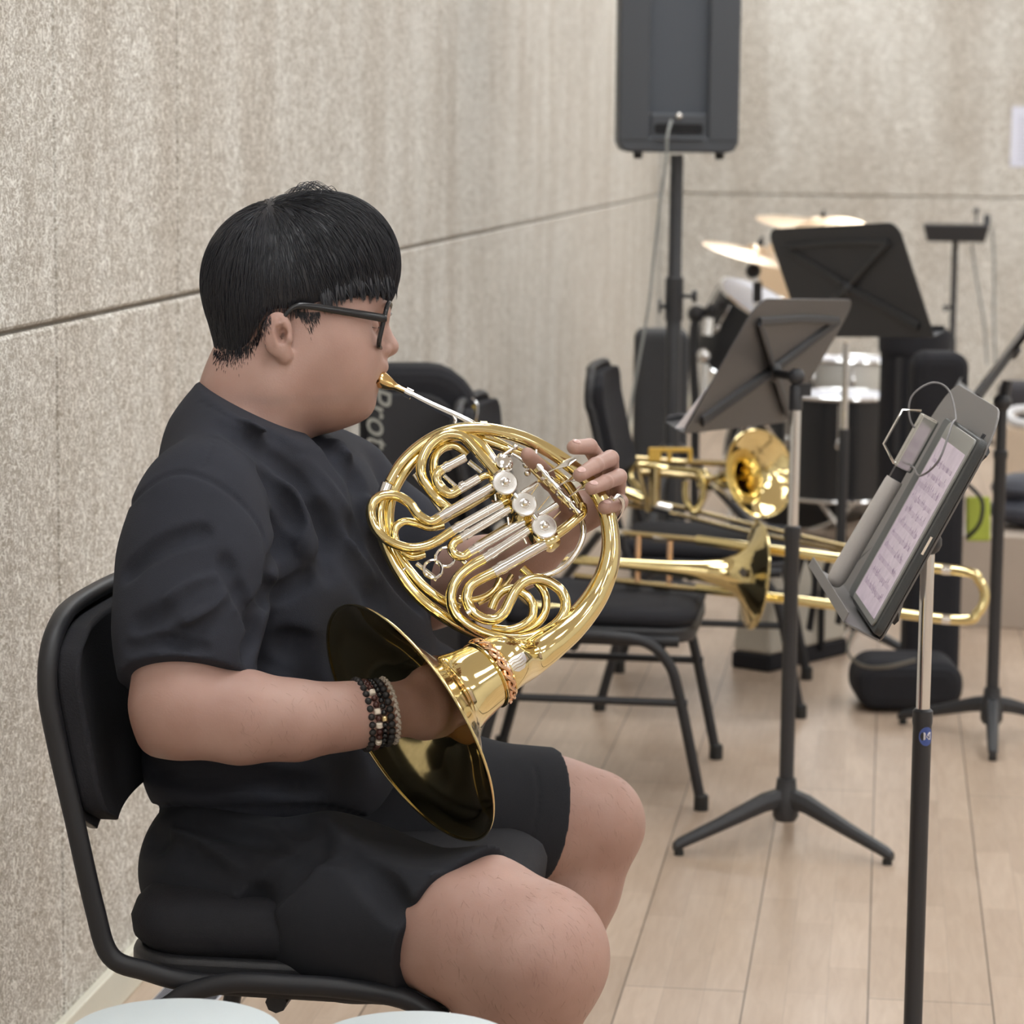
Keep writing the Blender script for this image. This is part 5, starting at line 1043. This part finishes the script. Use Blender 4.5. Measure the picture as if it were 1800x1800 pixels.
# stand with tray against the back wall
c=P(1680,405,12.5); ts=empty('tray_stand',(c[0],c[1],0),'small black tray on a thin pole by the back wall','stand')
b=MB(); b.lathe((c[0],c[1],.05),(0,0,1),[(0,.018),(c[2]-.55,.018),(c[2]-.54,.014),(c[2]-.05,.014)],14); b.build('pole',M_STD,ts)
zk=P(1672,540,12.5)[2]; b=MB(); b.lathe((c[0],c[1],zk),(-1,0,-.2),[(0,.008),(.03,.008),(.031,.016),(.045,.016)],10); b.build('knob',M_STD,ts)
b=MB(); V=[]; hw_=.150; 
for z,k in ((.028,1.0),(-.050,.86)): V+=[(c[0]+sx*hw_*k,c[1]+sy*.12*k,c[2]+z) for sx,sy in ((-1,-1),(1,-1),(1,1),(-1,1))]
b.add(V,[(0,1,2,3),(4,5,6,7),(0,1,5,4),(1,2,6,5),(2,3,7,6),(3,0,4,7)]); b.build('tray',M_STD,ts,False,bevel=.006)
for k in range(3): a=math.radians(90+120*k); dd=np.array([math.cos(a),math.sin(a),0]); b=MB(); b.tube([np.array([c[0],c[1],.10]),np.array([c[0],c[1],.015])+dd*.3],.012,8); b.build('leg',M_STD,ts)
mc=empty('microphone',P(1716,385,12.45),'small microphone clipped at the right end of the tray','microphone'); b=MB(); b.tube([P(1716,392,12.45),P(1717,372,12.45)],.005,6); b.ball(P(1716,370,12.45),.013,10); b.build('capsule',M_SPK,mc); b=MB(); b.box(P(1735,386,12.45),(.03,.03,.045)); b.build('clip',M_SPK,mc)
for i,(pts_,lb) in enumerate((([(1744,400),(1748,470),(1747,560),(1750,640)],'thin grey cable hanging straight down from the tray end'),([(1708,430),(1718,500),(1730,570),(1735,640)],'thin grey cable slanting down beside the tray pole'))):
    e=empty('tray_cable',P(*pts_[0],12.5),lb,'cable'); b=MB(); b.tube([P(x,y,12.5+.02*i) for x,y in pts_],.006,6,res=5); b.build('cord',mat('grey_cable',(0.28,0.29,0.28),0.6) if i==0 else bpy.data.materials['grey_cable'],e)
# notice on the back wall
pw=lambda px,py:CC+(lambda r:r*((YB-.002-CC[1])/r[1]))(CM@np.array([(px-900)/FPX,-(py-900)/FPX,-1.0]))
a=pw(1779,187); c=pw(1779,293); wv=.21; no=empty('notice',(a[0],YB-.002,c[2]),'pale printed notice taped to the back wall','notice')
b=MB(); b.box((a[0]+wv/2,YB-.003,(a[2]+c[2])/2),(wv,.002,a[2]-c[2])); b.build('paper',mat('notice_paper',(0.72,0.74,0.86),0.7),no,False)
b=MB()
for k in range(12): b.box((a[0]+wv*.52,YB-.0045,c[2]+(a[2]-c[2])*(.1+.065*k)),(wv*.7,.0006,.005))
b.build('printed_lines',mat('notice_ink',(0.45,0.45,0.55),0.8),no,False)
# ---------------------------------------------------------------- bags and boxes
# gig bag behind the player
q=G(735,1362); gg=empty('gig_bag',q,'black gig bag with pale script lettering, standing behind the player','bag')
dg=5.95; cbot=P(735,1350,dg); ctop=P(735,640,dg); gx=_n(RH+AW*.10); hg=ctop[2]; wg=200*dg/FPX
b=MB(); b.prism(rrect(wg,hg,.05,tl=[.10,.07,.05,.05]),(cbot[0],cbot[1],hg/2+.004),np.array([gx,UP,np.cross(gx,UP)*-1]),-.0,.16); b.build('bag_body',M_UPH,gg,False,bevel=.035)
fn_=np.cross(gx,UP); c=np.array([cbot[0],cbot[1],hg/2])
b=MB(); b.prism([(x-.012,z-.02) for x,z in rrect(wg*.80,hg*.93,.05,tl=[.09,.06,.05,.05])],c,np.array([gx,UP,fn_]),-.012,.012); b.build('front_pocket',mat('bag_pocket',(0.026,0.026,0.030),0.8),gg,False,bevel=.008)
b=MB(); b.tube([c+gx*x+UP*z-fn_*.045 for x,z in rrect(wg+.002,hg+.0,.05,tl=[.10,.07,.05,.05])],.004,6,closed=True); b.build('zip',M_BLKM,gg)
text('script_lettering','Protec',.075,np.array([cbot[0],cbot[1],.765])-gx*.092+fn_*.0135,[-UP,gx,fn_],mat('lettering_grey',(0.34,0.34,0.31),0.7),gg,.001,shear=.35)
b=MB(); b.tube([P(828,700,dg-.11),P(838,712,dg-.11),P(836,735,dg-.11),P(828,745,dg-.11)],.003,6,res=4); b.build('strap_ring',M_CHROME,gg)
b=MB(); b.box(P(834,735,dg-.10),(.010,.006,.055),np.array([RV,NV,UV])); b.build('yellow_pull_tab',mat('yellow_tab',(0.60,0.42,0.08),0.5),gg,False,bevel=.002)
# beige and black tote
M_BEI=mat('beige_canvas',(0.50,0.465,0.40),0.85,noise=.05,nscale=25,bump=.3,bscale=300); M_BEI2=mat('pale_grey_canvas',(0.45,0.44,0.41),0.8,noise=.05,nscale=20)
n0=G(1352,1183); n_l=G(1292,1172); n_r=G(1490,1150); v1=n_l-n0; v2=n_r-n0; hh_=.285
tg=empty('tote_bag',(n0+n_r)/2,'beige canvas bag with black straps and black base on the floor','bag')
def quadbox(b,o,a,c,z0,z1,tp=0.0):
    V=[];
    for z,k in ((z0,0),(z1,tp)): V+=[o+a*k+c*k+UP*z,o+a*(1-k)+c*k+UP*z,o+a*(1-k)+c*(1-k)+UP*z,o+a*k+c*(1-k)+UP*z]
    b.add(V,[(3,2,1,0),(4,5,6,7),(0,1,5,4),(1,2,6,5),(2,3,7,6),(3,0,4,7)])
v1s=_n(v1)*.14 if np.linalg.norm(v1)>.14 else v1
v1=_n(-RH*.8+AW*.6)*.12
b=MB(); quadbox(b,n0,v1,v2,.0,.045); b.build('base',M_UPH,tg,False,bevel=.008)
b=MB(); quadbox(b,n0+v1*.01+v2*.01,v1*.98,v2*.98,.045,hh_,.07); b.build('bag_body',M_BEI,tg,False,bevel=.012)
for t,k in ((.25,1),(.62,1)):
    f0=n0+v2*t; nrm=np.cross(v2/np.linalg.norm(v2),UP); b=MB(); b.tube([f0+nrm*.006+UP*.03,f0+nrm*.008+UP*.20,f0+nrm*.03+UP*.30+v2*.03,f0+nrm*.05+UP*.24+v2*.10,f0+nrm*.03+UP*.10+v2*.12],.011,8,flat=(1,.35),up=nrm,res=5); b.build('strap',M_BLKM,tg)
b=MB(); b.tube([n0+v2*.05+np.cross(v2/np.linalg.norm(v2),UP)*.006+UP*.17,n0+v2*.9+np.cross(v2/np.linalg.norm(v2),UP)*.004+UP*.20],.003,6); b.build('seam_piping',M_BLKM,tg)
# black cases right of it
c=G(1640,1160); kb=empty('instrument_case',c,'tall black soft case behind the trombone slide end','case')
wk=98*6.9/FPX; cc=P(1642,1120,7.0); b=MB(); b.prism(rrect(wk,.86,.04),(cc[0],cc[1],.43),np.array([RH,UP,-AW]),-.14,.0); b.build('case_body',M_UPH,kb,False,bevel=.03)
pb=empty('pouch_bag',G(1590,1170),'round bottomed black bag lying in front of the tall soft case','bag')
cc=P(1594,1128,6.75); b=MB(); b.prism(rrect(.265,.125,.055),(cc[0],cc[1],.066),np.array([RH,UP,-AW]),-.11,.09); b.build('bag_body',M_UPH,pb,False,bevel=.035); b=MB(); b.tube([P(1500,1110,6.7),P(1490,1145,6.65),P(1515,1170,6.6),P(1560,1172,6.55),P(1610,1160,6.55)],.006,8,flat=(1,.5),res=5); b.build('strap',mat('grey_strap',(0.16,0.15,0.13),0.8),pb)
tgx=empty('fabric_tag',P(1720,915,7.1),'yellow green cloth hanging beside the tall soft case','cloth'); b=MB(); b.box(P(1719,912,7.05),(.062,.02,.115),np.array([RV,NV,UV])); b.build('cloth_panel',mat('lime_cloth',(0.42,0.48,0.07),0.8,noise=.1,nscale=20),tgx,False,bevel=.006)
b=MB(); b.tube([P(1700,850,7.0),P(1726,880,6.98),P(1722,920,6.98),P(1700,945,7.0)],.006,6,res=4); b.build('black_loop',M_BLKM,tgx)
dx=7.9; q0=P(1692,1100,dx); bxw=empty('wooden_box',(q0[0]+.3,q0[1]+.15,0),'flat beige wooden box on the floor at the right edge','box')
zb_=P(1692,938,dx)[2]; b=MB(); b.box((q0[0]+.30,q0[1]+.15,zb_/2),(.62,.30,zb_)); b.build('box_body',mat('beige_board',(0.43,0.36,0.30),0.7,noise=.05,nscale=12),bxw,False,bevel=.004)
fbg=empty('folded_bag',(P(1790,900,8.0)[0],P(1790,900,8.0)[1],zb_),'dark blue grey folded bag on the beige box','bag'); c=P(1800,900,8.05); b=MB(); b.ball((c[0]+.04,c[1],zb_+.050),(.15,.12,.050),18); b.ball((c[0]-.0,c[1]+.01,zb_+.115),(.10,.10,.045),16); b.build('bag_body',mat('blue_grey_nylon',(0.045,0.048,0.065),0.6,noise=.2,nscale=18),fbg)
c=P(1800,790,9.4); cj=empty('cajon',(c[0]+.05,c[1],0),'pale wooden box drum behind the folded bag','box drum'); zt2=P(1790,752,9.4)[2]; b=MB(); b.box((c[0]+.06,c[1]+.15,zt2/2),(.30,.30,zt2)); b.build('box_body',mat('pale_wood',(0.62,0.50,0.38),0.5,noise=.08,nscale=9,stretch=(1,1,6)),cj,False,bevel=.006)
hp=empty('headphones',(c[0],c[1]+.1,zt2),'white ring shaped headphones lying on the wooden box drum','headphones'); b=MB(); b.tube([np.array([c[0]+.0,c[1]+.06,zt2+.035])+np.array([math.cos(t)*.055,math.sin(t)*.05,math.sin(t)*.02]) for t in np.linspace(0,2*math.pi,28,endpoint=False)],.016,10,closed=True); b.build('ring_body',mat('white_plastic',(0.7,0.7,0.72),0.4),hp)
c=P(1780,695,10.4); rm=empty('keyboard_case',(c[0]+.15,c[1],0),'dark rounded case lying high behind the right stand','case'); b=MB(); b.box((c[0]+.22,c[1],c[2]+.0),(.55,.20,.11)); b.build('case_body',mat('charcoal_cloth',(0.045,0.043,0.050),0.8),rm,False,bevel=.04); b=MB(); b.box((c[0]+.22,c[1],(c[2]-.055)/2),(.40,.16,c[2]-.056)); b.build('support',M_BLKM,rm,False)
# ---------------------------------------------------------------- foreground drums and papers by the wall
M_PAD=mat('pale_drum_head',(0.62,0.68,0.70),0.55,bump=.15,bscale=900)
for (px,py,lb) in ((307,1812,'pale round drum top in the left foreground'),(730,1835,'pale round drum top with printed logo in the central foreground')):
    d=2.55; c=P(px,py,d); r_=188*d/FPX; root=empty('small_drum',(c[0],c[1],0),lb,'drum')
    b=MB(); b.lathe((c[0],c[1],c[2]-.22),(0,0,1),[(0,r_*.9),(.19,r_*.97),(.205,r_*.985)],56); b.build('shell',M_SHELL,root)
    b=MB(); b.lathe((c[0],c[1],c[2]-.016),(0,0,1),[(0,r_*.992),(.010,r_),(.015,r_*.995),(.016,r_*.98)],72); hd_=b.build('drum_head',M_PAD,root)
    for k in range(3):
        a=math.radians(40+120*k); dd=np.array([math.cos(a),math.sin(a),0]); b=MB(); b.tube([np.array([c[0],c[1],c[2]-.10])+dd*r_*.99,np.array([c[0],c[1],c[2]-.2])+dd*(r_+.005),np.array([c[0],c[1],.01])+dd*(r_+.005)],.008,8); b.build('leg',M_CHROME,root)
    if px>500:
        q=P(800,1797,2.46); t_=np.array([q[0],q[1],c[2]+.0004]); ux=_n(RH+AW*.12); uy=_n(np.cross(UP,ux))
        text('printed_logo','REMO',.014,t_,[-ux,-uy,UP],M_INK,hd_,.0001); text('printed_small_text','coated   made in usa',.0042,t_+uy*.012+ux*.002,[-ux,-uy,UP],M_INK,hd_,.0001)
for (pts_,lb) in (([(268,1757),(283,1741),(322,1741),(312,1757)],'white sheet with dark stripes on the floor by the wall'),([(347,1759),(362,1742),(392,1744),(382,1759)],'pale sheet on the floor under the player chair')):
    Q=[G(x,y,.004) for x,y in pts_]; far=(Q[1]-Q[0])*1.8; near=(Q[0]-Q[1])*2.0; Q=[Q[0]+near,Q[1]+far,Q[2]+far,Q[3]+near]; root=empty('sheet_music',(Q[0]+Q[2])/2*np.array([1,1,0]),lb,'sheet music')
    b=MB(); b.add([q for q in Q]+[q-UP*.002 for q in Q],[(0,1,2,3),(7,6,5,4)]+[(i,(i+1)%4,4+(i+1)%4,4+i) for i in range(4)]); pg=b.build('page',M_PAPER,root,False)
    b=MB()
    for k in range(10):
        t=.08+.09*k; a=Q[0]*(1-t)+Q[3]*t; c=Q[1]*(1-t)+Q[2]*t; b.tube([a*.95+c*.05+UP*.0006,a*.05+c*.95+UP*.0006],.0012,4)
    b.build('printed_stripes',M_INK,pg,False)
